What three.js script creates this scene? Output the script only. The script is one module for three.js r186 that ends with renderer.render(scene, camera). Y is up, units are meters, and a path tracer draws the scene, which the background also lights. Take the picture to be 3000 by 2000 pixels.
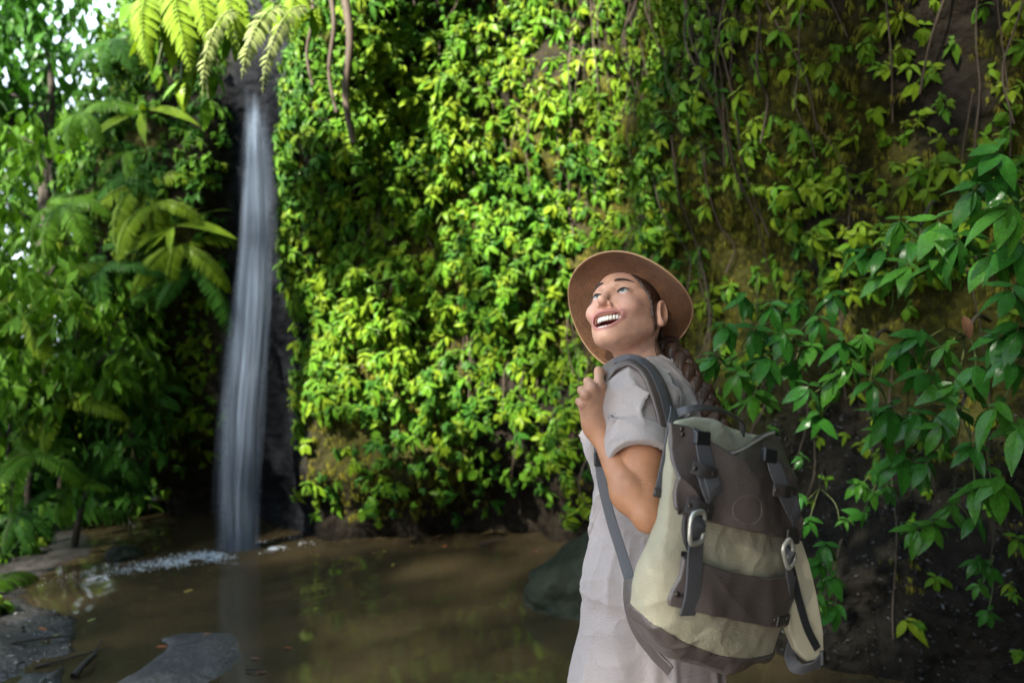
import * as THREE from 'three';
import { mergeGeometries, mergeVertices } from 'three/addons/utils/BufferGeometryUtils.js';
import { RoundedBoxGeometry } from 'three/addons/geometries/RoundedBoxGeometry.js';

// ------------------------------------------------------------ camera, sky, sun, exposure
const scene = new THREE.Scene();
const EYE = 1.4, FOCAL = 2300;                                   // eye height above the water; focal length in pixels of the 3000 x 2000 picture
const camera = new THREE.PerspectiveCamera(2 * Math.atan(1000 / FOCAL) * 180 / Math.PI, 1.5, 0.05, 300);
camera.position.set(0, EYE, 0);
camera.lookAt(0, EYE, -1);
camera.focus = 1.72;
camera.userData.fStop = 2.6;
const renderer = new THREE.WebGLRenderer();
renderer.toneMapping = THREE.LinearToneMapping;
renderer.toneMappingExposure = 6.9;
renderer.shadowMap.enabled = true;
{
  // hazy bright tropical sky, white towards the horizon, even all the way round
  const W = 256, H = 128, d = new Float32Array(W * H * 4);
  for (let j = 0; j < H; j++) {
    const el = Math.max(0, ((j + 0.5) / H - 0.5) * 2), k = Math.pow(el, 0.6);
    for (let i = 0; i < W; i++) {
      const o = (j * W + i) * 4;
      d[o] = 0.98 + (0.50 - 0.98) * k; d[o + 1] = 1.05 + (0.72 - 1.05) * k; d[o + 2] = 1.16 + (1.06 - 1.16) * k; d[o + 3] = 1;
    }
  }
  const t = new THREE.DataTexture(d, W, H, THREE.RGBAFormat, THREE.FloatType);
  t.mapping = THREE.EquirectangularReflectionMapping; t.magFilter = THREE.LinearFilter; t.needsUpdate = true;
  scene.background = t; scene.environment = t;
  scene.backgroundIntensity = 0.45; scene.environmentIntensity = 0.45;
}
const SUN_DIR = new THREE.Vector3(-0.46, 0.66, 0.60).normalize();
const sun = new THREE.DirectionalLight(new THREE.Color(1.0, 0.94, 0.83), 5);
sun.position.copy(SUN_DIR).multiplyScalar(30).add(new THREE.Vector3(0, 1, -4));
sun.target.position.set(0, 1, -4);
sun.castShadow = true; sun.shadow.radius = 4; sun.shadow.mapSize.set(4096, 4096);
Object.assign(sun.shadow.camera, { left: -12, right: 12, top: 12, bottom: -12, near: 1, far: 70 });
scene.add(sun, sun.target);

// ------------------------------------------------------------ helpers
function rng(seed) { let a = seed >>> 0; return () => { a = (a + 0x6D2B79F5) | 0; let t = Math.imul(a ^ (a >>> 15), 1 | a); t = (t + Math.imul(t ^ (t >>> 7), 61 | t)) ^ t; return ((t ^ (t >>> 14)) >>> 0) / 4294967296; }; }
const V = (x, y, z) => new THREE.Vector3(x, y, z);
const clamp = THREE.MathUtils.clamp, lerp = THREE.MathUtils.lerp, sstep = THREE.MathUtils.smoothstep;
const at = (px, py, d) => V((px - 1500) / FOCAL * d, EYE - (py - 1000) / FOCAL * d, -d);   // a place in the world seen in that direction, d metres away along the view
const hash3 = (x, y, z) => { let h = Math.imul(x, 374761393) ^ Math.imul(y, 668265263) ^ Math.imul(z, 2147483647 ^ 0x5bd1e995); h = Math.imul(h ^ (h >>> 13), 1274126177); h ^= h >>> 16; return (h >>> 0) / 4294967296; };
function noise3(x, y, z) {
  const xi = Math.floor(x), yi = Math.floor(y), zi = Math.floor(z), f = (t) => t * t * (3 - 2 * t), u = f(x - xi), v = f(y - yi), w = f(z - zi);
  const L = (a, b, t) => a + (b - a) * t;
  return L(L(L(hash3(xi, yi, zi), hash3(xi + 1, yi, zi), u), L(hash3(xi, yi + 1, zi), hash3(xi + 1, yi + 1, zi), u), v),
    L(L(hash3(xi, yi, zi + 1), hash3(xi + 1, yi, zi + 1), u), L(hash3(xi, yi + 1, zi + 1), hash3(xi + 1, yi + 1, zi + 1), u), v), w) * 2 - 1;
}
function fbm(x, y, z, n = 4) { let s = 0, a = 0.5; for (let i = 0; i < n; i++) { s += a * noise3(x, y, z); x = x * 2.03 + 7.1; y = y * 2.03 + 3.7; z = z * 2.03 + 1.3; a *= 0.5; } return s; }
const taken = {};
function numbered(name) { const n = taken[name] = (taken[name] ?? -1) + 1; return n ? name + '_' + String(n).padStart(3, '0') : name; }
function tag(o, label, category, group, kind) { Object.assign(o.userData, { label, category }); if (group) o.userData.group = group; if (kind) o.userData.kind = kind; return o; }
function sh(o) { o.castShadow = true; o.receiveShadow = true; return o; }
function mesh(name, geo, m, parent = scene) { const o = sh(new THREE.Mesh(geo, m)); o.name = parent === scene ? numbered(name) : name; parent.add(o); return o; }
function base(name, p = V(0, 0, 0), turn = 0) { const o = new THREE.Group(); o.name = numbered(name); o.position.copy(p); o.rotation.y = turn; scene.add(o); return o; }
function struct(name, geo, m, label, category) { const o = mesh(name, geo, m); tag(o, label, category, null, 'structure'); return o; }
function dataTex(w, h, fn, srgb, repeat) {
  const d = new Uint8Array(w * h * 4);
  for (let j = 0; j < h; j++) for (let i = 0; i < w; i++) { const c = fn(i / w, j / h, i, j), o = (j * w + i) * 4; for (let k = 0; k < 3; k++) d[o + k] = clamp(Math.round(c[k] * 255), 0, 255); d[o + 3] = c[3] === undefined ? 255 : clamp(Math.round(c[3] * 255), 0, 255); }
  const t = new THREE.DataTexture(d, w, h); t.magFilter = THREE.LinearFilter; t.minFilter = THREE.LinearMipmapLinearFilter; t.generateMipmaps = true;
  if (srgb) t.colorSpace = THREE.SRGBColorSpace; if (repeat) { t.wrapS = t.wrapT = THREE.RepeatWrapping; } t.needsUpdate = true; return t;
}
const periodic = (fn, w, h) => (u, v) => {           // blends a pattern with its shifted copies so that it tiles
  const a = fn(u * w, v * h), b = fn((u - 1) * w, v * h), c = fn(u * w, (v - 1) * h), d = fn((u - 1) * w, (v - 1) * h);
  return (a * (1 - u) + b * u) * (1 - v) + (c * (1 - u) + d * u) * v;
};
const gray = (x) => [x, x, x];
const rgb = (r, g, b) => new THREE.Color().setRGB(r, g, b);
const std = (o) => new THREE.MeshStandardMaterial(o), phys = (o) => new THREE.MeshPhysicalMaterial(o);
function geoFrom(pos, idx, uv, col) {
  const g = new THREE.BufferGeometry();
  g.setAttribute('position', new THREE.Float32BufferAttribute(pos, 3));
  if (uv) g.setAttribute('uv', new THREE.Float32BufferAttribute(uv, 2));
  if (col) g.setAttribute('color', new THREE.Float32BufferAttribute(col, 3));
  g.setIndex(idx); g.computeVertexNormals(); return g;
}
function tube(points, radius, seg = 24, rad = 6, taper) {
  // a tube along a smooth curve; radius may be a function of t
  const c = new THREE.CatmullRomCurve3(points), pos = [], idx = [], uv = [], fr = c.computeFrenetFrames(seg, false), L = c.getLength();
  for (let i = 0; i <= seg; i++) {
    const t = i / seg, p = c.getPoint(t), r = typeof radius === 'function' ? radius(t) : radius * (taper ? 1 - taper * t : 1);
    for (let j = 0; j <= rad; j++) { const a = j / rad * Math.PI * 2, q = p.clone().addScaledVector(fr.normals[i], Math.cos(a) * r).addScaledVector(fr.binormals[i], Math.sin(a) * r); pos.push(q.x, q.y, q.z); uv.push(j / rad, t * L); }
  }
  for (let i = 0; i < seg; i++) for (let j = 0; j < rad; j++) { const a = i * (rad + 1) + j, b = a + rad + 1; idx.push(a, a + 1, b, b, a + 1, b + 1); }
  return geoFrom(pos, idx, uv);
}
function strap(points, ups, width, thick, seg = 40) {
  // a flat band with thickness that follows a curve; ups = outward directions at the points
  const c = new THREE.CatmullRomCurve3(points, false, 'centripetal'), pos = [], idx = [], uv = [], L = c.getLength(), n = points.length - 1;
  for (let i = 0; i <= seg; i++) {
    const t = i / seg, p = c.getPoint(t), tan = c.getTangent(t), k = Math.min(n - 1, Math.floor(t * n)), up = ups[k].clone().lerp(ups[k + 1], t * n - k).normalize();
    const side = tan.clone().cross(up).normalize(), w = (typeof width === 'function' ? width(t) : width) / 2, o = side.clone().cross(tan).normalize(), e = thick / 2, b = Math.min(w, thick) * 0.35;
    const ring = [[-w, -e + b], [-w, e - b], [-w + b, e], [w - b, e], [w, e - b], [w, -e + b], [w - b, -e], [-w + b, -e], [-w, -e + b]];
    ring.forEach(([x, y], j) => { const q = p.clone().addScaledVector(side, x).addScaledVector(o, y); pos.push(q.x, q.y, q.z); uv.push(j < 4 || j > 5 ? x + w : x + w, t * L); });
  }
  const R = 9;
  for (let i = 0; i < seg; i++) for (let j = 0; j < R - 1; j++) { const a = i * R + j, b = a + R; idx.push(a, b, a + 1, b, b + 1, a + 1); }
  for (const [s, flip] of [[0, 1], [seg * R, 0]]) for (let j = 1; j < 7; j++) flip ? idx.push(s, s + j, s + j + 1) : idx.push(s, s + j + 1, s + j);
  return geoFrom(pos, idx, uv);
}
// surface nets: a smooth mesh of the zero level of a signed distance, box lo..hi, cells of size h
function polygonise(sdf, lo, hi, h, colour) {
  const nx = Math.ceil((hi.x - lo.x) / h) + 1, ny = Math.ceil((hi.y - lo.y) / h) + 1, nz = Math.ceil((hi.z - lo.z) / h) + 1, f = new Float32Array(nx * ny * nz);
  const I = (i, j, k) => (k * ny + j) * nx + i;
  // coarse pass: skip blocks that lie far from the surface
  const B = 4;
  f.fill(1e3);
  for (let k0 = 0; k0 < nz; k0 += B) for (let j0 = 0; j0 < ny; j0 += B) for (let i0 = 0; i0 < nx; i0 += B) {
    const d = sdf(lo.x + (i0 + B / 2) * h, lo.y + (j0 + B / 2) * h, lo.z + (k0 + B / 2) * h);
    const far = Math.abs(d) > B * h * 1.6 + 0.012;
    for (let k = k0; k < Math.min(nz, k0 + B); k++) for (let j = j0; j < Math.min(ny, j0 + B); j++) for (let i = i0; i < Math.min(nx, i0 + B); i++) f[I(i, j, k)] = far ? d : sdf(lo.x + i * h, lo.y + j * h, lo.z + k * h);
  }
  const id = new Int32Array(nx * ny * nz).fill(-1), pos = [], idx = [], E = [[0, 1], [2, 3], [4, 5], [6, 7], [0, 2], [1, 3], [4, 6], [5, 7], [0, 4], [1, 5], [2, 6], [3, 7]];
  for (let k = 0; k < nz - 1; k++) for (let j = 0; j < ny - 1; j++) for (let i = 0; i < nx - 1; i++) {
    const c = []; let m = 0;
    for (let b = 0; b < 8; b++) { c[b] = f[I(i + (b & 1), j + (b >> 1 & 1), k + (b >> 2))]; if (c[b] < 0) m++; }
    if (m === 0 || m === 8) continue;
    let x = 0, y = 0, z = 0, n = 0;
    for (const [a, b] of E) if ((c[a] < 0) !== (c[b] < 0)) { const t = c[a] / (c[a] - c[b]); x += lerp(a & 1, b & 1, t); y += lerp(a >> 1 & 1, b >> 1 & 1, t); z += lerp(a >> 2, b >> 2, t); n++; }
    id[I(i, j, k)] = pos.length / 3; pos.push(lo.x + (i + x / n) * h, lo.y + (j + y / n) * h, lo.z + (k + z / n) * h);
  }
  const quad = (a, b, c, d, flip) => { if (a < 0 || b < 0 || c < 0 || d < 0) return; flip ? idx.push(a, c, b, a, d, c) : idx.push(a, b, c, a, c, d); };
  for (let k = 1; k < nz - 1; k++) for (let j = 1; j < ny - 1; j++) for (let i = 1; i < nx - 1; i++) {
    const s = f[I(i, j, k)] < 0;
    if (s !== f[I(i + 1, j, k)] < 0) quad(id[I(i, j - 1, k - 1)], id[I(i, j, k - 1)], id[I(i, j, k)], id[I(i, j - 1, k)], !s);
    if (s !== f[I(i, j + 1, k)] < 0) quad(id[I(i - 1, j, k - 1)], id[I(i - 1, j, k)], id[I(i, j, k)], id[I(i, j, k - 1)], !s);
    if (s !== f[I(i, j, k + 1)] < 0) quad(id[I(i - 1, j - 1, k)], id[I(i, j - 1, k)], id[I(i, j, k)], id[I(i - 1, j, k)], !s);
  }
  const g = new THREE.BufferGeometry(), N = pos.length / 3, nor = new Float32Array(pos.length), e = h * 0.6;
  for (let q = 0; q < N; q++) {
    let x = pos[q * 3], y = pos[q * 3 + 1], z = pos[q * 3 + 2];
    let gx = sdf(x + e, y, z) - sdf(x - e, y, z), gy = sdf(x, y + e, z) - sdf(x, y - e, z), gz = sdf(x, y, z + e) - sdf(x, y, z - e);
    const l = Math.hypot(gx, gy, gz) || 1; nor[q * 3] = gx / l; nor[q * 3 + 1] = gy / l; nor[q * 3 + 2] = gz / l;
  }
  g.setAttribute('position', new THREE.Float32BufferAttribute(pos, 3)); g.setAttribute('normal', new THREE.BufferAttribute(nor, 3));
  if (colour) { const col = new Float32Array(pos.length), t = [0, 0, 0]; for (let q = 0; q < N; q++) { colour(pos[q * 3], pos[q * 3 + 1], pos[q * 3 + 2], t, nor[q * 3], nor[q * 3 + 1], nor[q * 3 + 2]); col.set(t, q * 3); } g.setAttribute('color', new THREE.BufferAttribute(col, 3)); }
  g.setIndex(idx); return g;
}
const smin = (a, b, k) => { const h = Math.max(k - Math.abs(a - b), 0) / k; return Math.min(a, b) - h * h * k * 0.25; };
const smax = (a, b, k) => -smin(-a, -b, k);
// distance to a tapered capsule
function cap(ax, ay, az, bx, by, bz, ra, rb) {
  const dx = bx - ax, dy = by - ay, dz = bz - az, L2 = dx * dx + dy * dy + dz * dz;
  return (x, y, z) => { const t = clamp(((x - ax) * dx + (y - ay) * dy + (z - az) * dz) / L2, 0, 1); return Math.hypot(x - ax - dx * t, y - ay - dy * t, z - az - dz * t) - (ra + (rb - ra) * t); };
}
const capV = (a, b, ra, rb) => cap(a.x, a.y, a.z, b.x, b.y, b.z, ra, rb);
function ell(cx, cy, cz, rx, ry, rz) { return (x, y, z) => { const X = (x - cx) / rx, Y = (y - cy) / ry, Z = (z - cz) / rz, k0 = Math.hypot(X, Y, Z), k1 = Math.hypot(X / rx, Y / ry, Z / rz); return k1 < 1e-9 ? -Math.min(rx, ry, rz) : k0 * (k0 - 1) / k1; }; }
// ------------------------------------------------------------ the setting: cliff, ground, water
const bumpRough = dataTex(512, 512, ((p) => (u, v) => gray(0.5 + 0.5 * p(u, v)))(periodic((x, y) => fbm(x, y, 3.3, 6) * 1.5, 14, 14)), false, true);
const bumpFine = dataTex(512, 512, ((p) => (u, v) => gray(0.5 + 0.5 * p(u, v)))(periodic((x, y) => fbm(x, y, 8.1, 4) * 1.6, 60, 60)), false, true);
const grain = dataTex(512, 512, ((p) => (u, v) => { const k = 0.78 + 0.35 * p(u, v); return [k, k * 0.99, k * 0.97]; })(periodic((x, y) => fbm(x, y, 5.7, 5) * 1.4, 30, 30)), true, true);

const PLAN = [[-2.9, -13], [-3.3, -9.0], [-3.5, -7.2], [-3.2, -6.15], [-2.55, -5.6], [-2.1, -5.72], [-1.75, -5.75], [-1.42, -5.5], [-0.95, -5.5], [-0.2, -5.62], [0.4, -5.4], [0.85, -4.75], [1.3, -3.95], [1.85, -3.5], [2.6, -3.1], [3.4, -2.4], [3.9, -1.2], [4.1, 0.6], [3.9, 2.6], [2.8, 4.2], [0.9, 5.0], [-0.6, 5.4]];
const planCurve = new THREE.CatmullRomCurve3(PLAN.map(([x, z]) => V(x, 0, z)), false, 'centripetal');
const CL = planCurve.getLength(), CN = 900, planP = planCurve.getSpacedPoints(CN);
const CTOP = 6.2;
// s: metres along the cliff from its far left end, h: metres above the water
function cliffFrame(s) {
  const t = clamp(s / CL, 0, 1) * CN, i = Math.min(CN - 1, Math.floor(t)), a = planP[i], b = planP[i + 1], p = a.clone().lerp(b, t - i), d = planP[Math.min(CN, i + 6)].clone().sub(planP[Math.max(0, i - 6)]).normalize();
  return [p, V(-d.z, 0, d.x)];
}
function sOfX(x, lo = 0, hi = CL) { let best = 0, bd = 1e9; for (let i = 0; i <= CN; i++) { const s = i / CN * CL; if (s < lo || s > hi) continue; const d = Math.abs(planP[i].x - x) + (planP[i].z > -2 ? 9 : 0) + (planP[i].z < -6.2 ? 9 : 0); if (d < bd) { bd = d; best = s; } } return best; }
const S_FALL = sOfX(-1.8), S_CORNER = sOfX(0.5), S_RIGHT = sOfX(1.4);
function cliffOut(s, h, p) {
  // how far the rock stands out from the plan line
  const x = p.x, z = p.z;
  let o = fbm(x * 0.75 + 3, h * 0.7, z * 0.75, 4) * 0.55 + fbm(x * 3.1, h * 2.6, z * 3.1 + 9, 4) * 0.16 + (1 - Math.abs(noise3(x * 2.1, h * 1.5, z * 2.1 + 4))) * 0.07;
  const under = 1 - sstep(h, 0.12, 0.55);
  o -= under * 0.30 * (s < S_RIGHT ? 1 : 0.0);                       // hollowed out just above the water
  o += sstep(h, 1.6, 4.5) * (s < S_CORNER ? -0.35 : lerp(-0.35, 0.25, sstep(s, S_CORNER, S_RIGHT)));                                    // leans out towards the top
  if (s > S_CORNER) o += (1 - sstep(h, 0, 1.0)) * 0.22 * sstep(s, S_CORNER, S_RIGHT + 0.3);   // a foot of packed earth on the right
  const f = Math.abs(s - S_FALL); o = lerp(o, Math.min(o, -0.02) * 0.5 - 0.02, 1 - sstep(f, 0.2, 0.5));
  const cave = (1 - sstep(Math.abs(s - (S_FALL - 0.75)), 0.35, 0.8)) * (1 - sstep(h, 0.35, 0.75)); o -= cave * 0.9;
  return o;
}
function cliffAt(s, h) { const [p, n] = cliffFrame(s); return p.clone().addScaledVector(n, cliffOut(s, h, p)).setY(h); }
function cliffN(s, h) { const e = 0.06, a = cliffAt(s + e, h).sub(cliffAt(s - e, h)), b = cliffAt(s, h + e).sub(cliffAt(s, h - e)); return a.cross(b).normalize(); }
{
  const ns = 420, nh = 150, pos = [], uv = [], col = [], idx = [];
  for (let j = 0; j <= nh + 3; j++) for (let i = 0; i <= ns; i++) {
    const s = i / ns * CL, h = -0.4 + Math.min(j, nh) / nh * (CTOP + 0.4), p = cliffAt(s, h);
    if (j > nh) { const [, n] = cliffFrame(s), k = j - nh; p.addScaledVector(n, -k * k * 0.8).setY(CTOP + 0.12 * k); }
    pos.push(p.x, p.y, p.z); uv.push(s, h + Math.max(0, j - nh));
    const moss = sstep(fbm(p.x * 1.3, h * 1.1, p.z * 1.3 + 20, 4) + 0.12 * sstep(h, 0.8, 1.6), -0.12, 0.22) * sstep(h, 0.15, 0.7), wet = 1 - sstep(Math.abs(s - S_FALL - 0.05), 0.25, 0.5);
    const dry = [0.020, 0.016, 0.011], m = [0.050, 0.050, 0.009], w = [0.015, 0.017, 0.022], earth = [0.011, 0.010, 0.008], e = sstep(s, S_RIGHT - 0.6, S_RIGHT + 0.1) * (1 - sstep(h + fbm(p.x * 2, h * 2, p.z * 2) * 0.6, 0.8, 1.4));
    for (let c = 0; c < 3; c++) { let k = lerp(dry[c], m[c], moss * (1 - 0.85 * e)); k = lerp(k, earth[c], e * 0.8); k = lerp(k, w[c], wet); col.push(k); }
  }
  const R = ns + 1; for (let j = 0; j < nh + 3; j++) for (let i = 0; i < ns; i++) { const a = j * R + i; idx.push(a, a + 1, a + R, a + 1, a + R + 1, a + R); }
  const m = phys({ vertexColors: true, roughness: 0.8, specularIntensity: 0.18, map: grain, bumpMap: bumpRough, bumpScale: 0.05 }); m.name = 'mossy_rock';
  struct('cliff', geoFrom(pos, idx, uv, col), m, 'tall mossy rock cliff curving round the pool, covered in climbing plants', 'cliff');
}
// the ground: stream bed, muddy shore and left bank, one sheet that runs on far beyond the view
const shoreX = (z) => { const k = [[4, -1.2], [-2.6, -1.55], [-3.2, -1.78], [-3.6, -1.92], [-4.0, -2.25], [-4.3, -2.65], [-4.7, -2.8], [-5.2, -2.75], [-6.2, -3.4], [-8, -5.0], [-40, -12]]; for (let i = 0; i < k.length - 1; i++) if (z >= k[i + 1][0]) return lerp(k[i + 1][1], k[i][1], (z - k[i + 1][0]) / (k[i][0] - k[i + 1][0])); return -12; };
function groundH(x, z) {
  const d = shoreX(Math.min(4, z)) - x + fbm(x * 1.6, 1, z * 1.6, 3) * 0.22;                  // metres inland of the water's edge
  let y = d > 0 ? 0.006 + Math.min(d, 0.9) * 0.03 + Math.max(0, d - 0.85) * 0.30 : -0.03 + Math.max(-0.10, d * 0.08);
  y += fbm(x * 5, 4, z * 5, 4) * (d > -0.15 && z > -5 ? 0.030 : 0.02) + fbm(x * 0.8, 2, z * 0.8, 2) * 0.04 * sstep(d, 0.8, 2);
  const bar = Math.hypot((x + 1.47) / 0.36, (z + 3.42) / 0.44) + fbm(x * 4, 2, z * 4, 2) * 0.25; y = Math.max(y, 0.010 - 0.05 * sstep(bar, 0.55, 1.4) + fbm(x * 9, 7, z * 9, 3) * 0.008);           // low sand bar
  const pud = Math.hypot((x + 1.74) / 0.17, (z + 3.42) / 0.26) + fbm(x * 5, 3, z * 5, 2) * 0.3; y -= 0.06 * (1 - sstep(pud, 0.75, 1.1));
  return Math.min(y, 1.6);
}
{
  const ax = (n, lo, hi, c, w) => { const r = []; for (let i = 0; i <= n; i++) { const t = i / n * 2 - 1; r.push(c + (t < 0 ? (c - lo) : (hi - c)) * Math.sign(t) * (w * Math.abs(t) + (1 - w) * Math.pow(Math.abs(t), 5))); } return r; };
  const X = ax(260, -120, 120, -1.6, 0.03), Z = ax(260, -140, 120, -3.7, 0.03), pos = [], uv = [], col = [], idx = [];
  for (const z of Z) for (const x of X) {
    const y = groundH(x, z); pos.push(x, y, z); uv.push(x, z);
    const bar = 1 - sstep(Math.hypot((x + 1.47) / 0.36, (z + 3.42) / 0.44), 0.9, 1.25), n = fbm(x * 3, 5, z * 3, 4), sandy = sstep(n, -0.1, 0.3);
    const mud = [0.050, 0.044, 0.040], bed = [0.070, 0.053, 0.028], sand = [0.095, 0.088, 0.088], soil = [0.018, 0.016, 0.008];
    for (let c = 0; c < 3; c++) { let k = y > -0.015 ? lerp(mud[c], sand[c], Math.max(bar, sandy * 0.35)) : lerp(bed[c], bed[c] * 0.75, sandy); if (y > 0.12) k = soil[c]; k = lerp(k, sand[c], bar * 0.8); col.push(k); }
  }
  const R = X.length; for (let j = 0; j < Z.length - 1; j++) for (let i = 0; i < R - 1; i++) { const a = j * R + i; idx.push(a, a + R, a + 1, a + 1, a + R, a + R + 1); }
  const m = std({ vertexColors: true, roughness: 0.45, map: grain, bumpMap: bumpFine, bumpScale: 0.006 }); m.name = 'wet_mud_and_sand';
  struct('ground', geoFrom(pos, idx, uv, col), m, 'wet mud, sand and stream bed under and beside the pool', 'ground');
}
const FALL_X = -1.84, FALL_Z = -5.24;
{
  const nx = 300, nz = 300, pos = [], idx = [], x0 = -4.6, x1 = 4.6, z0 = -6.6, z1 = 4;
  for (let j = 0; j <= nz; j++) for (let i = 0; i <= nx; i++) {
    const x = lerp(x0, x1, i / nx), z = lerp(z0, z1, j / nz), r = Math.hypot(x - FALL_X, z - FALL_Z), k = Math.exp(-r * 1.1);
    const band = Math.exp(-Math.pow(((x - FALL_X) * 0.61 + (z - FALL_Z) * 0.79) / 0.1, 2)) * (1 - sstep(Math.abs((x - FALL_X) * 0.79 - (z - FALL_Z) * 0.61), 0.3, 0.9));
    const y = 0.0035 * k * Math.sin(r * 26 + noise3(x * 2, 1, z * 2) * 2) + noise3(x * 7, 2, z * 7) * (0.0009 + 0.010 * k * k + 0.012 * band) + noise3(x * 2.1, 5, z * 2.1) * 0.0016;
    pos.push(x, y, z);
  }
  const R = nx + 1; for (let j = 0; j < nz; j++) for (let i = 0; i < nx; i++) { const a = j * R + i; idx.push(a, a + R, a + 1, a + 1, a + R, a + R + 1); }
  const m = phys({ color: rgb(0.15, 0.113, 0.058), transmission: 0.72, thickness: 0, roughness: 0.07, ior: 1.33 }); m.name = 'murky_water';
  struct('pool_water', geoFrom(pos, idx), m, 'shallow brown pool of murky water at the foot of the cliff', 'water');
}
// ------------------------------------------------------------ leaves
const veinsAt = (u, v) => {      // 1 on a vein; u across -1..1, v along 0..1
  const mid = 1 - sstep(Math.abs(u), 0.0, 0.055); let lat = 0;
  const q = (v - Math.abs(u) * 0.22) * 9, f = Math.abs(q - Math.round(q)); lat = (1 - sstep(f, 0.03, 0.13)) * (v < 0.97 ? 1 : 0);
  return Math.max(mid, lat * 0.75);
};
const leafMap = dataTex(128, 256, (x, y) => { const u = x * 2 - 1, k = veinsAt(u, y), n = fbm(x * 9, y * 18, 2, 3) * 0.16; const b = 0.80 + n; return [b + k * 0.14, b + k * 0.11, b + k * 0.10]; }, true);
const leafBump = dataTex(128, 256, (x, y) => { const u = x * 2 - 1, q = (y - Math.abs(u) * 0.22) * 9, puff = 0.5 + 0.5 * Math.cos((q - Math.round(q)) * Math.PI * 2), n = fbm(x * 14, y * 28, 6, 3); return gray(0.62 - 0.34 * veinsAt(u, y) + 0.16 * puff + n * 0.22); }, false);
function leafMat(name, c, o = {}) { const m = phys({ color: rgb(...c), map: leafMap, bumpMap: leafBump, bumpScale: 0.0022, roughness: 0.95, transmission: 0.34, thickness: 0, clearcoat: 0.10, clearcoatRoughness: 0.3, specularIntensity: 0.2, side: THREE.DoubleSide, ...o }); m.name = name; return m; }
// base at the origin, runs along +z, upper face +y, tip bends down
function leafGeo(L, W, bend, fold, nL = 5, half = 1, curl = 0, shape = 0.42) {
  const pos = [], uv = [], idx = [], n = half * 2; let y = 0, z = 0;
  for (let i = 0; i <= nL; i++) {
    const t = i / nL, a = bend * (t * 0.75 + 0.1); if (i) { y -= Math.sin(a) * L / nL; z += Math.cos(a) * L / nL; }
    const prof = Math.pow(Math.sin(Math.PI * Math.pow(t, shape < 0.5 ? 0.82 : 1.15)), 0.85) * (1 - 0.35 * t * t), w = i === 0 ? W * 0.06 : i === nL ? 0.0004 : W * 0.5 * prof;
    for (let j = 0; j <= n; j++) { const u = (j / n) * 2 - 1, f = Math.abs(u); pos.push(u * w * Math.cos(fold * f), y + Math.sin(fold) * f * w - curl * f * f * w + Math.sin(t * 15 + j * 2) * W * 0.015 * f, z); uv.push(0.5 + 0.5 * u, t); }
  }
  const R = n + 1; for (let i = 0; i < nL; i++) for (let j = 0; j < n; j++) { const a = i * R + j; idx.push(a, a + R, a + 1, a + 1, a + R, a + R + 1); }
  return geoFrom(pos, idx, uv);
}
const M4 = () => new THREE.Matrix4(), E = (x, y, z, o = 'YXZ') => new THREE.Quaternion().setFromEuler(new THREE.Euler(x, y, z, o));
// a whorl: leaves around the tip of a stem that points along +y, drooping; returns [leaf kind, matrix] pairs for leaves of unit length
function whorl(seed, n, spread = 1, kind = 0) {
  const r = rng(seed), out = [], a0 = r() * 6.28;
  for (let i = 0; i < n; i++) {
    const inner = i > n * 0.68, az = a0 + i * 2.4 + (r() - 0.5) * 0.5, pitch = inner ? -0.5 + r() * 0.5 : 0.05 + r() * 0.65 * spread, sc = (inner ? 0.5 : 0.85) + r() * 0.3;
    out.push([Math.floor(r() * 4) + kind, M4().compose(V(0, inner ? 0.04 : -0.05 - 0.12 * r(), 0), E(pitch, az, (r() - 0.5) * 0.7), V(sc, sc, sc))]);
  }
  return out;
}
const unitLeaves = [...[leafGeo(0.8, 0.52, 0.7, 0.2, 5, 1, 0, 0.6), leafGeo(0.7, 0.5, 1.1, 0.3, 5, 1, 0, 0.6)], leafGeo(1, 0.40, 0.9, 0.25, 5, 1), leafGeo(1, 0.36, 1.25, 0.4, 5, 1), leafGeo(0.95, 0.45, 0.6, 0.15, 5, 1), leafGeo(1.05, 0.38, 1.05, 0.32, 5, 1)];
const nearLeaves = [leafGeo(1, 0.42, 0.85, 0.22, 6, 2, 0.1), leafGeo(1, 0.39, 1.15, 0.34, 6, 2, 0.15), leafGeo(0.95, 0.46, 0.6, 0.12, 6, 2, 0.2), leafGeo(1.05, 0.40, 1.0, 0.28, 6, 2, 0.05)];
const stemGeo = tube([V(0, -0.9, -0.12), V(0.03, -0.5, -0.04), V(0, 0.02, 0)], 0.022, 4, 4);
const joined = (list, geos) => mergeGeometries([...list.map(([k, m]) => geos[k].clone().applyMatrix4(m)), stemGeo.clone()]);
const whorls = [3, 14, 25, 36, 47, 58].map((s, i) => whorl(s, (i % 3 === 2 ? 9 : 6 + i % 3), 0.8 + 0.1 * i, i % 3 === 2 ? 0 : 2)), whorlGeos = whorls.map((w) => joined(w, unitLeaves));
const G_YOUNG = [0.19, 0.315, 0.008], G_MID = [0.105, 0.255, 0.008], G_DEEP = [0.045, 0.16, 0.010];
const leafM = { young: leafMat('young_leaf', G_YOUNG), mid: leafMat('leaf', G_MID), deep: leafMat('dark_leaf', G_DEEP), wet: leafMat('wet_leaf', [0.035, 0.19, 0.012], { clearcoat: 0.45, clearcoatRoughness: 0.26, bumpScale: 0.004, transmission: 0.26 }), wet2: leafMat('wet_leaf', [0.065, 0.25, 0.012], { clearcoat: 0.45, clearcoatRoughness: 0.26, bumpScale: 0.004, transmission: 0.28 }), tint: leafMat('climber_leaf', [1, 1, 1]) };
const barkM = std({ color: rgb(0.06, 0.045, 0.03), roughness: 0.85, bumpMap: bumpFine, bumpScale: 0.01, map: grain }); barkM.name = 'bark';
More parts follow.
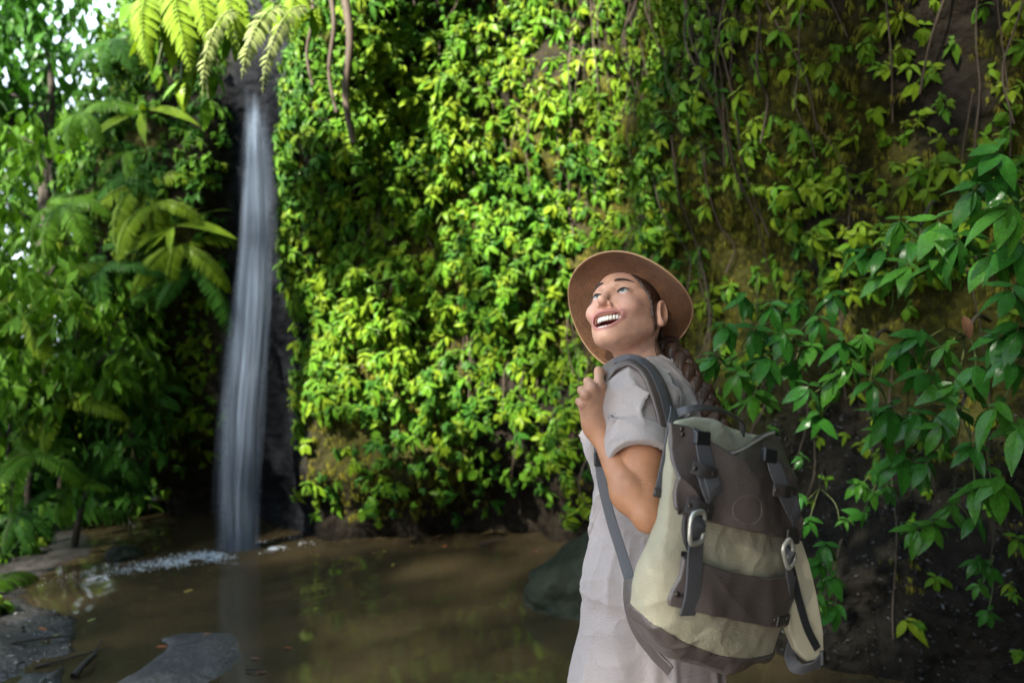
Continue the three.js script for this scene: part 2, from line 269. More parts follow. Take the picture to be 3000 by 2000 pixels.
const stemM = std({ color: rgb(0.08, 0.10, 0.025), roughness: 0.6 }); stemM.name = 'green_stem';
const rootM = std({ color: rgb(0.075, 0.05, 0.03), roughness: 0.8, map: grain }); rootM.name = 'root';
const yAxis = V(0, 1, 0);
function orient(dir, spin) { const q = new THREE.Quaternion().setFromUnitVectors(yAxis, dir.clone().normalize()); return q.multiply(new THREE.Quaternion().setFromAxisAngle(yAxis, spin)); }
const toPx = (p) => [1500 + p.x / -p.z * FOCAL, 1000 - (p.y - EYE) / -p.z * FOCAL];

// ------------------------------------------------------------ climbers on the cliff
const bulge = (p) => sstep(fbm(p.x * 1.7 + 5, p.y * 1.5, p.z * 1.7, 3), -0.25, 0.35);       // 0 in the gaps between clumps, 1 on a clump
const spots = [];
{
  const r = rng(71);
  let tries = 0;
  while (spots.length < 10500 && tries++ < 110000) {
    const s = lerp(S_FALL - 2.6, sOfX(3.6), r()), h = 0.12 + Math.pow(r(), 0.9) * 5.2, p = cliffAt(s, h), [px, py] = toPx(p);
    if (p.z > -0.8 || px < 180 || px > 3350 || py < -420) continue;
    const ds = s - S_FALL, b = bulge(p);
    if (ds > -0.30 && ds < 0.20 && h < 3.9) continue;                                                    // the waterfall's own rock
    let dens;
    if (ds < 0) dens = h < 0.75 ? 0.05 : 0.55 * (0.35 + 0.65 * b);                                    // left of the fall
    else if (s < S_CORNER + 0.25) dens = h < 0.32 ? 0.04 : h < 0.9 ? 0.35 * b : 0.28 + 0.72 * b;      // the lit middle
    else dens = h < 1.0 ? 0.035 : h < 1.7 ? 0.16 * b + 0.03 : 0.16 + 0.5 * b;                    // the shaded right
    const hole = Math.hypot((px - 2190) / 130, (py - 660) / 110); if (hole < 1) dens *= 0.05;
    if (r() > dens) continue;
    const n = cliffN(s, h), small = r() < 0.30, mid = s < S_CORNER + 0.25 && ds > 0;
    const size = (small ? 0.045 + 0.025 * r() : 0.072 + 0.05 * r()) * (ds < 0 ? 0.95 : 1) * (mid ? 0.95 : 0.9);
    const out = (0.02 + (Math.abs(ds) < 0.7 ? 0.10 : 0.26) * b * r() + 0.03 * r()) * (mid || ds < 0 ? 1 : 0.7);
    p.addScaledVector(n, out);
    const dir = n.clone().multiplyScalar(0.55 + 0.5 * r()).add(V((r() - 0.5) * 0.7, 0.35 + 0.75 * r(), (r() - 0.5) * 0.5)), tone = clamp(0.5 + 0.75 * fbm(p.x * 1.2, p.y * 1.2, p.z * 1.2 + 40, 3) + (r() - 0.5) * 0.7 + 0.10, 0, 1);
    spots.push({ p, dir, size, spin: r() * 6.28, kind: Math.floor(r() * 6), tone, region: ds < 0 ? 'left' : mid ? 'mid' : 'right', px, py, seen: px > 0 && px < 3000 && py > 0 && py < 2000, big: size / -p.z * (out > 0.06 ? 1.2 : 0.7) });
  }
}
spots.sort((a, b) => b.big - a.big);
{
  // the 300 that show largest are plants of their own, with their leaves; the rest is one mass
  const proto = {}, tones = ['deep', 'mid', 'young'], toneOf = (s) => tones[Math.min(2, Math.floor(s.tone * 2.6))];
  const label = { left: 'small green climber clinging to the shaded rock left of the waterfall', mid: 'bright green drooping climber on the sunlit cliff right of the waterfall', right: 'small green climber on the shaded mossy cliff behind the person' };
  const group = { left: 'climbers left of the waterfall', mid: 'climbers on the sunlit cliff', right: 'climbers on the shaded cliff' };
  const hidden = (s) => s.px > 1690 && s.px < 2400 && s.py > 760;
  const inView = spots.filter((s) => s.seen && !hidden(s)), own = new Set();
  for (const [region, n] of [['mid', 170], ['right', 90], ['left', 40]]) inView.filter((s) => s.region === region).slice(0, n).forEach((s) => own.add(s));
  for (const s of own) {
    const t = toneOf(s), key = s.kind + t;
    let g = proto[key];
    if (!g) { g = new THREE.Group(); for (const [k, m] of whorls[s.kind]) { const l = sh(new THREE.Mesh(unitLeaves[k], leafM[t])); l.name = 'leaf'; l.applyMatrix4(m); g.add(l); } const st = sh(new THREE.Mesh(stemGeo, stemM)); st.name = 'stem'; g.add(st); proto[key] = g; }
    const c = g.clone(); c.name = numbered('climbing_plant'); c.position.copy(s.p); c.quaternion.copy(orient(s.dir, s.spin)); c.scale.setScalar(s.size); scene.add(c);
    tag(c, label[s.region], 'plant', group[s.region]);
  }
  const mass = base('climbing_foliage'); tag(mass, 'mass of small climbing leaves covering the whole cliff face', 'foliage', null, 'stuff');
  const r = rng(5), C = new THREE.Color();
  for (let k = 0; k < 6; k++) {
    const list = spots.filter((s) => s.kind === k && !own.has(s)), im = sh(new THREE.InstancedMesh(whorlGeos[k], leafM.tint, list.length)); im.name = 'leaf_mass';
    list.forEach((s, i) => {
      im.setMatrixAt(i, M4().compose(s.p, orient(s.dir, s.spin), V(s.size, s.size, s.size)));
      const a = { deep: G_DEEP, mid: G_MID, young: G_YOUNG }[toneOf(s)], v = 0.8 + 0.4 * r(); im.setColorAt(i, C.setRGB(a[0] * v * (0.85 + 0.3 * r()), a[1] * v, a[2] * v));
    });
    mass.add(im);
  }
}
// hanging moss on the rock
{
  const blades = []; const r = rng(9);
  for (let i = 0; i < 9; i++) { const l = leafGeo(0.5 + r() * 0.5, 0.09, 1.2, 0.2, 3, 1); l.applyMatrix4(M4().compose(V((r() - 0.5) * 0.5, (r() - 0.5) * 0.5, 0), E(0.2 + r() * 0.9, (r() - 0.5) * 2.6, (r() - 0.5) * 0.8), V(1, 1, 1))); blades.push(l); }
  const g = mergeGeometries(blades), m = phys({ color: rgb(1, 1, 1), roughness: 0.9, specularIntensity: 0.15, side: THREE.DoubleSide }); m.name = 'moss';
  const list = [], C = new THREE.Color();
  while (list.length < 15000) {
    const s = lerp(S_FALL + 0.3, sOfX(3.6), r()), h = 0.15 + r() * 4.6, [p0] = cliffFrame(s); if (p0.z > -1.2) continue; const p = cliffAt(s, h);
    const low = s > S_RIGHT - 0.5 && h < 1.45; if (fbm(p.x * 1.3, h * 1.1, p.z * 1.3 + 20, 4) + 0.12 * sstep(h, 0.8, 1.6) < (low ? 0.5 : -0.05) + (r() - 0.5) * 0.2) continue;
    list.push([p, cliffN(s, h), 0.025 + 0.05 * r() * r()]);
  }
  const im = sh(new THREE.InstancedMesh(g, m, list.length)); im.name = 'moss';
  const q = new THREE.Quaternion(), z = V(0, 0, 1);
  list.forEach(([p, n, s], i) => { q.setFromUnitVectors(z, V(n.x, n.y * 0.3, n.z).normalize()); im.setMatrixAt(i, M4().compose(p, q.clone().multiply(E(0, 0, (r() - 0.5) * 0.6)), V(s, s * 1.2, s))); const k = 0.6 + 0.7 * r(); im.setColorAt(i, C.setRGB(0.085 * k, 0.083 * k * (0.85 + 0.3 * r()), 0.010 * k)); });
  scene.add(im); tag(im, 'olive moss hanging from the damp rock between the climbers', 'moss', null, 'stuff');
}
// ------------------------------------------------------------ trees and ferns
const treeLeaf = leafGeo(1, 0.46, 0.7, 0.25, 2, 1);
function leafCloud(points, size, seed, per, spread) {
  // many leaves round each twig point, joined into one crown
  const r = rng(seed), P = treeLeaf.attributes.position, Nn = treeLeaf.attributes.normal, U = treeLeaf.attributes.uv, I = treeLeaf.index, nv = P.count, pos = [], nor = [], uv = [], idx = [], v = V(), m = M4(), nm = new THREE.Matrix3();
  for (const p of points) for (let k = 0; k < per; k++) {
    const s = size * (0.7 + 0.6 * r()), o = V(r() - 0.5, r() - 0.5, r() - 0.5).multiplyScalar(spread * 2 * Math.cbrt(r()));
    m.compose(p.clone().add(o), E(0.1 + r() * 0.9, r() * 6.28, (r() - 0.5)), V(s, s, s)); nm.getNormalMatrix(m);
    const b = pos.length / 3;
    for (let i = 0; i < nv; i++) { v.fromBufferAttribute(P, i).applyMatrix4(m); pos.push(v.x, v.y, v.z); v.fromBufferAttribute(Nn, i).applyMatrix3(nm).normalize(); nor.push(v.x, v.y, v.z); uv.push(U.getX(i), U.getY(i)); }
    for (let i = 0; i < I.count; i++) idx.push(b + I.getX(i));
  }
  const g = new THREE.BufferGeometry(); g.setAttribute('position', new THREE.Float32BufferAttribute(pos, 3)); g.setAttribute('normal', new THREE.Float32BufferAttribute(nor, 3)); g.setAttribute('uv', new THREE.Float32BufferAttribute(uv, 2)); g.setIndex(idx); return g;
}
function addTree(name, label, group, root, top, radius, twigs, m, size, seed, per, spread, limbs = 7) {
  const r = rng(seed), t = base(name, root), fork = top.clone().sub(root), loc = twigs.map((p) => p.clone().sub(root));
  mesh('trunk', tube([V(0, -0.3, 0), V(fork.x * 0.3 + (r() - 0.5) * 0.3, fork.y * 0.4, fork.z * 0.3), fork], (q) => radius * (1 - 0.5 * q), 14, 8), barkM, t);
  for (let i = 0; i < limbs && loc.length; i++) { const e = loc[Math.floor((i + 0.5) / limbs * loc.length)], mid = fork.clone().lerp(e, 0.5).add(V((r() - 0.5) * 0.5, 0.25, (r() - 0.5) * 0.5)); mesh('branch', tube([fork.clone(), mid, e], (q) => radius * 0.42 * (1 - 0.8 * q), 10, 6), barkM, t); }
  mesh('crown', leafCloud(loc, size, seed + 1, per, spread), m, t);
  tag(t, label, 'tree', group); return t;
}
const ball = (c, rad, n, seed, flat = 0.7) => { const r = rng(seed), o = []; while (o.length < n) { const p = V(r() * 2 - 1, r() * 2 - 1, r() * 2 - 1); const l = p.length(); if (l > 1 || l < 0.35) continue; p.y *= flat; o.push(c.clone().addScaledVector(p, rad)); } return o; };
{
  // trees that stand out of the picture and close the gorge overhead, with a gap through which the sun reaches the middle of the cliff
  const r = rng(404), own = [[], [], []], roots = [V(-6.6, 0.9, 2.4), V(3.2, 5.9, -6.2), V(1.4, 6.0, 6.6)];
  let n = 0, tries = 0;
  while (n < 2700 && tries++ < 40000) {
    const p = V(lerp(-9, 3.6, r()), lerp(5.6, 8.2, r()), lerp(-5.2, 6.5, r()));
    const k = (p.z + 5.3) / SUN_DIR.z, wx = p.x - SUN_DIR.x * k, wy = p.y - SUN_DIR.y * k, e = fbm(p.x * 1.5, p.y, p.z * 1.5, 2) * 0.5;   // where this twig's shade falls on the cliff
    const inGap = wx > -1.9 + e && wx < 0.65 + e + 0.22 * (wy - 2) && wy > 0.55 + e && wy < 5.5;
    if (inGap && r() > 0.06) continue;
    if (p.x < -2.4 && p.z < -2.2) continue;                                       // open above the stream valley
    if (p.x < -6.5 && r() > 0.4) continue;                                        // looser towards the open valley
    let b = 0; roots.forEach((q, i) => { if (Math.hypot(p.x - q.x, p.z - q.z) < Math.hypot(p.x - roots[b].x, p.z - roots[b].z)) b = i; });
    own[b].push(p); n++;
  }
  const words = ['spreading tree on the left bank whose crown roofs the pool', 'tree on top of the cliff reaching out over the pool', 'tree behind the viewer whose crown shades the person'];
  roots.forEach((q, i) => addTree('shade_tree', words[i], null, q, V(q.x * 0.92, 5.6 + (i > 0 ? 0.9 : 0), q.z * 0.9), 0.2, own[i], leafM.mid, 0.30, 900 + i * 7, 7, 0.45, 14));
}
{
  // trees across the stream on the left
  const defs = [[-6.4, -7.6, 3.3, 1.3, 90, 'young', 'bright green tree behind the left bank, leaves lit by the sky'], [-7.6, -10.5, 4.9, 1.7, 110, 'mid', 'mid green tree farther up the valley on the left'], [-9.6, -9.0, 3.2, 1.6, 90, 'mid', 'leafy tree at the left edge under the bright sky'], [-6.3, -12.5, 6.0, 1.5, 60, 'deep', 'dark tree whose branches cross the sky at upper left'], [-11.5, -13, 6.4, 1.9, 100, 'mid', 'pale tree far up the valley against the sky'], [-5.2, -8.6, 6.4, 1.25, 60, 'deep', 'dark leafy tree beside the top of the fern cliff'], [-4.6, -7.4, 6.6, 0.8, 60, 'deep', 'slender dark tree rising just left of the fern cliff']];
  defs.forEach(([x, z, h, rad, n, m, label], i) => { const gy = groundH(x, z), c = V(x, gy + h * 0.62, z); addTree('valley_tree', label, 'trees across the stream', V(x, gy, z), V(x + 0.2, gy + h * 0.45, z), 0.11, ball(c, rad, n, 60 + i, 1.1), leafM[m], 0.17, 70 + i * 3, 26, 0.34, 6); });
}
{
  // leafy shrubs on the left bank, at the edge of the picture
  const defs = [[20, 1150, 4.9, 0.5, 36, 'mid', 'mid green shrub low on the left bank at the picture edge'], [190, 1010, 5.2, 0.6, 60, 'mid', 'light green shrub in the middle of the left bank'], [40, 820, 5.6, 0.7, 60, 'mid', 'tall yellow-green shrub at the left edge below the sky'], [270, 1270, 5.2, 0.42, 40, 'deep', 'dark shrub leaning over the hollow beside the waterfall'], [200, 560, 6.2, 0.75, 60, 'mid', 'shrub high on the left bank beside the fern rock']];
  defs.forEach(([px, py, d, rad, n, m, label], i) => { const c = at(px, py, d), gy = groundH(c.x, c.z), root = V(c.x - 0.25, gy, c.z - 0.15); addTree('bank_shrub', label, 'shrubs on the left bank', root, V(c.x, Math.max(gy + 0.2, c.y - rad * 0.6), c.z), 0.03, ball(c, rad, n, 160 + i, 1.0), leafM[m], 0.125, 170 + i * 3, 15, 0.13, 6).userData.category = 'shrub'; });
}
// ---- ferns
function frondGeo(L, W, bend, pairs, seed, ruffle = 0.2) {
  const r = rng(seed), gs = []; let y = 0, z = 0, a = -0.5; const pts = [V(0, 0, 0)];
  for (let i = 1; i <= pairs; i++) {
    const t = i / pairs; a = -0.5 + (bend + 0.5) * Math.pow(t, 0.9); y -= Math.sin(a) * L / pairs; z += Math.cos(a) * L / pairs; pts.push(V(0, y, z));
    const w = W * Math.pow(Math.sin(Math.PI * Math.min(1, 0.12 + t * 0.88)), 0.75) + 0.006;
    for (const sd of [-1, 1]) { const l = leafGeo(w, Math.min(w * 0.34, L / pairs * 1.15), 0.5 + ruffle * r(), 0.1, 3, 1); l.applyMatrix4(M4().compose(V(0, y, z), E(a, 0, 0).multiply(E(0.15 + ruffle * (r() - 0.4), sd * (1.25 - 0.5 * t + 0.15 * r()), -sd * ruffle * r())), V(1, 1, 1))); gs.push(l); }
  }
  gs.push(tube(pts.filter((_, i) => i % 3 === 0 || i === pairs), L * 0.007, 10, 4, 0.7));
  return mergeGeometries(gs);
}
const fronds = [frondGeo(0.8, 0.15, 1.3, 22, 1), frondGeo(0.7, 0.13, 1.7, 20, 2), frondGeo(0.9, 0.17, 1.05, 24, 3)];
function fern(p, dir, size, n, m, label, group, seed) {
  const r = rng(seed), t = base('fern', p), q = orient(dir, 0); t.quaternion.copy(q);
  for (let i = 0; i < n; i++) { const f = mesh('frond', fronds[Math.floor(r() * 3)], m, t), s = size * (0.75 + 0.45 * r()); f.quaternion.copy(E(-0.25 + r() * 0.5, i * 2.4 + r() * 0.6, (r() - 0.5) * 0.3)); f.scale.setScalar(s); }
  tag(t, label, 'fern', group); return t;
}
{
  const r = rng(33); let k = 0;
  for (let i = 0; i < 17; i++) {
    const s = lerp(S_FALL - 1.9, S_FALL - 0.5, (i * 0.618 + 0.13) % 1), h = 0.95 + 2.9 * ((i * 0.381 + 0.2) % 1), p = cliffAt(s, h), n = cliffN(s, h);
    fern(p, V(n.x * 0.8, 0.55 + 0.3 * r(), n.z * 0.8), 0.42 + 0.3 * r(), 6 + Math.floor(r() * 3), [leafM.mid, leafM.deep, leafM.young][Math.floor(r() * 3)], '', 'ferns on the shaded rock', 200 + k++);
  }
  for (let i = 0; i < 16; i++) {
    const z = -4.15 - 2.3 * ((i * 0.618) % 1), x = shoreX(z) - 0.3 - 1.6 * ((i * 0.37 + 0.1) % 1), y = groundH(x, z);
    fern(V(x, y, z), V((r() - 0.2) * 0.5, 1, 0.25), 0.8 + 0.6 * r(), 8, [leafM.mid, leafM.young, leafM.deep][Math.floor(r() * 3)], '', 'ferns on the left bank', 300 + i);
  }
}
{
  // big soft fronds that hang over the left bank
  const list = [[330, 120, 5.6, 0.62, 'deep'], [240, 330, 5.6, 0.6, 'mid'], [190, 600, 5.5, 0.7, 'mid'], [290, 790, 5.3, 0.6, 'deep'], [120, 850, 5.1, 0.7, 'young'], [80, 1060, 4.9, 0.6, 'mid'], [330, 1010, 5.3, 0.6, 'mid'], [190, 1180, 5.0, 0.65, 'young'], [300, 1330, 5.1, 0.5, 'deep'], [90, 1330, 4.7, 0.6, 'mid'], [200, 1430, 4.9, 0.45, 'mid'], [420, 1150, 5.4, 0.4, 'deep'], [60, 1500, 4.6, 0.4, 'deep']];
  list.forEach(([px, py, d, s, m], i) => { const p = at(px, py, d); fern(p, V(-0.15, 0.8, 0.55), s, 7, leafM[m], `${['dark', 'mid green', 'light green'][['deep', 'mid', 'young'].indexOf(m)]} hanging fern in the left bank's curtain, ${['topmost', 'second', 'third', 'fourth', 'fifth', 'sixth', 'seventh', 'eighth', 'ninth', 'tenth', 'eleventh', 'one beside the hollow', 'lowest'][i]} from the top`, 'hanging ferns of the left bank', 500 + i); });
}
// ---- long-leaved plants on the left bank
const longLeaf = [leafGeo(1, 0.2, 1.3, 0.35, 7, 2, 0, 0.6), leafGeo(1, 0.17, 1.7, 0.4, 7, 2, 0, 0.6), leafGeo(1.1, 0.24, 1.0, 0.25, 7, 2, 0, 0.6)];
{
  const r = rng(88);
  for (let i = 0; i < 22; i++) {
    const onRock = i < 9; let p, up;
    if (onRock) { const s = lerp(S_FALL - 1.9, S_FALL - 0.5, (i * 0.618 + 0.3) % 1), h = 0.8 + 2.6 * ((i * 0.44 + 0.1) % 1); p = cliffAt(s, h); const n = cliffN(s, h); up = V(n.x, 0.7, n.z); } else { const z = -3.95 - 2.4 * ((i * 0.618) % 1), x = shoreX(z) - 0.55 - 1.3 * ((i * 0.29) % 1); p = V(x, groundH(x, z), z); up = V((r() - 0.3) * 0.5, 1, 0.2); }
    const t = base('long_leaved_plant', p); t.quaternion.copy(orient(up, 0));
    const nl = 6 + Math.floor(r() * 4), m = [leafM.mid, leafM.young, leafM.deep][i % 3];
    for (let k = 0; k < nl; k++) { const l = mesh('leaf', longLeaf[k % 3], m, t), s = (onRock ? 0.38 : 0.5) * (0.7 + 0.6 * r()); l.quaternion.copy(E(-1.0 + r() * 0.7, k * 2.4 + r(), (r() - 0.5) * 0.5)); l.scale.setScalar(s); }
    tag(t, onRock ? 'plant with long strap leaves rooted in the dark rock left of the fall' : 'plant with long arching leaves on the left bank', 'plant', onRock ? 'strap-leaved plants on the rock' : 'long-leaved plants on the left bank');
  }
}
// ---- low leafy growth on the left bank
{
  const r = rng(17), C = new THREE.Color(), list = [];
  for (let i = 0; i < 1500; i++) { const z = -3.9 - 4.6 * r(), x = shoreX(z) - 0.35 - 3.2 * r(), y = groundH(x, z) + 0.05 + 0.9 * r() * r() * sstep(shoreX(z) - x, 0.3, 1.2); list.push([V(x, y, z), 0.09 + 0.09 * r(), r()]); }
  for (let i = 0; i < 1300; i++) { const z = -5.9 - 12 * r() * r(), x = -3.7 - 10 * r() * (0.3 + r()) + (z + 6) * 0.1, y = groundH(x, z) + 1.1 * r(); list.push([V(x, y, z), 0.2 + 0.22 * r(), r()]); }
  for (let i = 0; i < 260; i++) { const z = -6.0 - 2.4 * r(), x = -2.9 - 1.7 * r(), y = Math.max(0, groundH(x, z)) + 0.5 * r(); list.push([V(x, y, z), 0.12 + 0.12 * r(), r() * 0.3]); }
  const g = base('bank_undergrowth'); tag(g, 'tangle of leafy undergrowth covering the left bank', 'undergrowth', null, 'stuff');
  for (let k = 0; k < 3; k++) { const part = list.filter((_, i) => i % 3 === k), im = sh(new THREE.InstancedMesh(whorlGeos[k], leafM.tint, part.length)); im.name = 'leaf_mass'; part.forEach(([p, s, t], i) => { im.setMatrixAt(i, M4().compose(p, orient(V((r() - 0.5) * 0.8, 1, (r() - 0.3) * 0.8), r() * 6), V(s, s, s))); const a = t > 0.6 ? G_YOUNG : t > 0.25 ? G_MID : G_DEEP, v = 0.7 + 0.5 * r(); im.setColorAt(i, C.setRGB(a[0] * v, a[1] * v, a[2] * v)); }); g.add(im); }
}
// ---- the sunlit fern and broad leaves that hang in at the top
{
  const paleM = leafMat('pale_fern', [0.34, 0.42, 0.13], { transmission: 0.4 }), t = base('hanging_fern', at(760, -60, 4.35));
  const fg = [frondGeo(0.72, 0.075, 1.15, 26, 11, 0.7), frondGeo(0.62, 0.085, 1.05, 24, 12, 0.6)];
  const hang = [[700, 30, 640, 300], [835, 20, 745, 295], [900, 20, 815, 290]];
  hang.forEach(([ax, ay, bx, by], i) => { const a = at(ax, ay, 4.3), b = at(bx, by, 4.2), f = mesh('frond', fg[i % 2], paleM, t), d = b.clone().sub(a), q = new THREE.Quaternion().setFromUnitVectors(V(0, -0.62, 0.78), d.clone().normalize()); f.position.copy(a.sub(t.position)); f.quaternion.copy(q); f.scale.setScalar(d.length() / 0.56); });
  const gf = frondGeo(0.75, 0.12, 0.9, 24, 14, 0.25);
  [[520, -40, 590, 260], [600, -60, 640, 190], [680, -60, 720, 200], [450, -20, 470, 240], [900, -50, 880, 180]].forEach(([ax, ay, bx, by], i) => { const a = at(ax, ay, 4.55), b = at(bx, by, 4.4), f = mesh('frond', gf, leafM.young, t), d = b.clone().sub(a); f.position.copy(a.sub(t.position)); f.quaternion.copy(new THREE.Quaternion().setFromUnitVectors(V(0, -0.55, 0.83), d.clone().normalize())); f.scale.setScalar(d.length() / 0.62); });
  tag(t, 'pale sunlit fern with three long fronds hanging in front of the waterfall top', 'fern');
  const spots2 = [[470, 40, 1.0], [520, 150, 0.9], [590, 60, 1.1], [560, 190, 0.8], [640, 20, 1], [700, 110, 0.8], [610, 290, 0.9], [480, -40, 1.2], [760, 40, 0.9], [860, -20, 1], [430, 90, 1.1], [500, 60, 1.2], [550, 20, 1.1], [460, 190, 1.0], [600, 150, 1.0], [660, 90, 0.9], [530, 230, 0.9], [700, 10, 1.1], [800, 10, 1.0], [930, 20, 0.9], [620, 210, 0.8], [400, 10, 1.2]];
  const bl = base('overhanging_shrub', at(560, -120, 4.5)); const r = rng(55);
  for (const [px, py, s] of spots2) { const c = at(px, py, 4.45 + r() * 0.3).sub(bl.position), st = mesh('shoot', tube([V(0, 0, 0), c.clone().multiplyScalar(0.5).add(V(0, 0.08, 0)), c], 0.006, 8, 4), stemM, bl); for (let k = 0; k < 6; k++) { const l = mesh('leaf', nearLeaves[k % 4], r() > 0.4 ? leafM.young : leafM.mid, st), q = 0.20 * s * (0.7 + 0.5 * r()); l.position.copy(c); l.quaternion.copy(E(0.3 + r() * 0.8, k * 2.4 + r(), (r() - 0.5) * 0.5)); l.scale.setScalar(q); } }
  tag(bl, 'sunlit broad-leaved shrub leaning in from above the waterfall', 'shrub');
}
// ---- roots that hang down the cliff
{
  const r = rng(21), list = [[1005, -40, 1035, 420, 5.0, 0.03], [960, -60, 985, 330, 5.05, 0.018], [905, -60, 915, 250, 5.05, 0.014]];
  for (const [ax, ay, bx, by, d, w] of list) { const a = at(ax, ay, d), b = at(bx, by, d), o = mesh('hanging_root', tube([a, a.clone().lerp(b, 0.35).add(V(0.03, 0, 0.04)), a.clone().lerp(b, 0.7).add(V(-0.03, 0, 0)), b], w, 16, 7, 0.35), rootM); tag(o, ['thick dark root hanging beside the sunlit climbers', 'slim brown root beside the thick hanging root', 'thin root hanging just right of the pale fern'][list.findIndex((q) => q[0] === ax)], 'root', 'hanging roots'); }
  const g = base('trailing_rootlets'); tag(g, 'thin rootlets and bare vines trailing down the shaded cliff', 'rootlets', null, 'stuff'); const gs = [];
  for (let i = 0; i < 130; i++) { const s = lerp(S_FALL + 0.4, sOfX(3.4), r()), h = 1.2 + 3 * r(), L = 0.4 + 1.2 * r(), pts = []; for (let k = 0; k <= 5; k++) { const hh = Math.max(0.15, h - L * k / 5), q = s + (noise3(i, hh * 2, 0)) * 0.09; pts.push(cliffAt(q, hh).addScaledVector(cliffN(q, hh), 0.03 + 0.06 * r())); } gs.push(tube(pts, 0.0025 + 0.003 * r(), 18, 4)); }
  mesh('rootlet', mergeGeometries(gs), rootM, g);
}

// labels for look-alikes: counted from something one can find
{
  const nth = ['first', 'second', 'third', 'fourth', 'fifth', 'sixth', 'seventh', 'eighth', 'ninth', 'tenth', 'eleventh', 'twelfth', 'thirteenth', 'fourteenth', 'fifteenth', 'sixteenth', 'seventeenth'];
  const rank = (group, say) => { const l = scene.children.filter((o) => o.userData.group === group), q = (o) => toPx(o.position)[0]; l.sort((a, b) => q(b) - q(a)); l.forEach((o, i) => { o.userData.label = say(nth[i], o); }); };
  rank('ferns on the shaded rock', (n) => `small fern on the shaded rock, ${n} to the left of the waterfall`);
  rank('ferns on the left bank', (n) => `green fern on the left bank, ${n} counting leftwards from the pool`);
  rank('strap-leaved plants on the rock', (n) => `strap-leaved plant on the dark rock, ${n} to the left of the waterfall`);
  rank('long-leaved plants on the left bank', (n) => `long arching-leaved plant on the left bank, ${n} counting leftwards from the pool`);
}
// ------------------------------------------------------------ the waterfall
{
  const path = [[745, 250, 24], [747, 340, 28], [752, 500, 34], [752, 700, 40], [740, 900, 44], [726, 1050, 47], [712, 1200, 48], [703, 1400, 47], [702, 1612, 46]];
  const depth = (py) => lerp(5.50, 5.24, sstep(py, 250, 1000));
  const mid = (py) => { for (let i = 0; i < path.length - 1; i++) if (py <= path[i + 1][1]) { const t = (py - path[i][1]) / (path[i + 1][1] - path[i][1]); return [lerp(path[i][0], path[i + 1][0], t), lerp(path[i][2], path[i + 1][2], t)]; } return [697, 60]; };
  const r = rng(12), g = base('waterfall', V(FALL_X, 0, FALL_Z)), o = g.position;
  function ribbons(n, w0, w1, l0, l1, spread, seed) {
    const pos = [], idx = [], q = rng(seed);
    for (let i = 0; i < n; i++) {
      const len = lerp(l0, l1, q()), top = lerp(255, 1600 - len * 0.3, Math.pow(q(), 1.15)), lane = (q() + q() + q() - 1.5) * 0.85 * spread, w = lerp(w0, w1, q()), az = (q() - 0.5) * 1.6, dz = (q() - 0.5) * 0.12, wob = q() * 9, seg = 9, b = pos.length / 3;
      for (let k = 0; k <= seg; k++) {
        const py = Math.min(1614, top + len * k / seg), [cx, hw] = mid(py), p = at(cx + lane * hw + noise3(py * 0.006, wob, i) * 7, py, depth(py)).sub(o), ww = w * Math.sin(Math.PI * clamp((k + 0.25) / (seg + 0.5), 0, 1)); p.z += dz;
        pos.push(p.x - Math.cos(az) * ww, p.y, p.z - Math.sin(az) * ww, p.x + Math.cos(az) * ww, p.y, p.z + Math.sin(az) * ww);
        if (k) { const a = b + k * 2; idx.push(a - 2, a - 1, a, a, a - 1, a + 1); }
      }
    }
    return geoFrom(pos, idx);
  }
  const wm = (op) => { const m = std({ color: rgb(0.58, 0.74, 0.98), transparent: true, opacity: op, roughness: 0.35, side: THREE.DoubleSide }); m.name = 'falling_water'; return m; };
  mesh('veil', ribbons(900, 0.014, 0.045, 300, 800, 1.1, 31), wm(0.0055), g);
  mesh('strand', ribbons(620, 0.0025, 0.008, 150, 520, 0.72, 32), wm(0.014), g);
  mesh('core_strand', ribbons(260, 0.003, 0.009, 250, 700, 0.34, 33), wm(0.022), g);
  tag(g, 'thin white waterfall sliding down the dark rock into the pool', 'waterfall', null, 'structure');
  // foam and ripples where it lands
  const fm = phys({ color: rgb(0.75, 0.82, 0.9), roughness: 0.25, transmission: 0.4, thickness: 0 }); fm.name = 'foam';
  const bub = new THREE.SphereGeometry(1, 8, 5), list = [];
  for (let i = 0; i < 2600; i++) { const along = (r() + r() + r() - 1.5) * 0.8 - 0.12, across = (r() + r() + r() - 1.5) * 0.15, x = FALL_X + along * 0.79 - across * -0.61 - 0.03, z = FALL_Z - along * 0.61 + across * 0.79 + 0.03, s = (0.0015 + 0.0055 * r() * r()) * (1 - 0.5 * sstep(Math.abs(along), 0.2, 0.8)); list.push(M4().compose(V(x, 0.003, z), E(0, r() * 6, 0), V(s * (1 + r() * 2), s * 0.5, s))); }
  const im = sh(new THREE.InstancedMesh(bub, fm, list.length)); im.name = 'foam'; list.forEach((m, i) => im.setMatrixAt(i, m)); scene.add(im); tag(im, 'band of white foam where the waterfall meets the pool', 'foam', null, 'stuff');
}
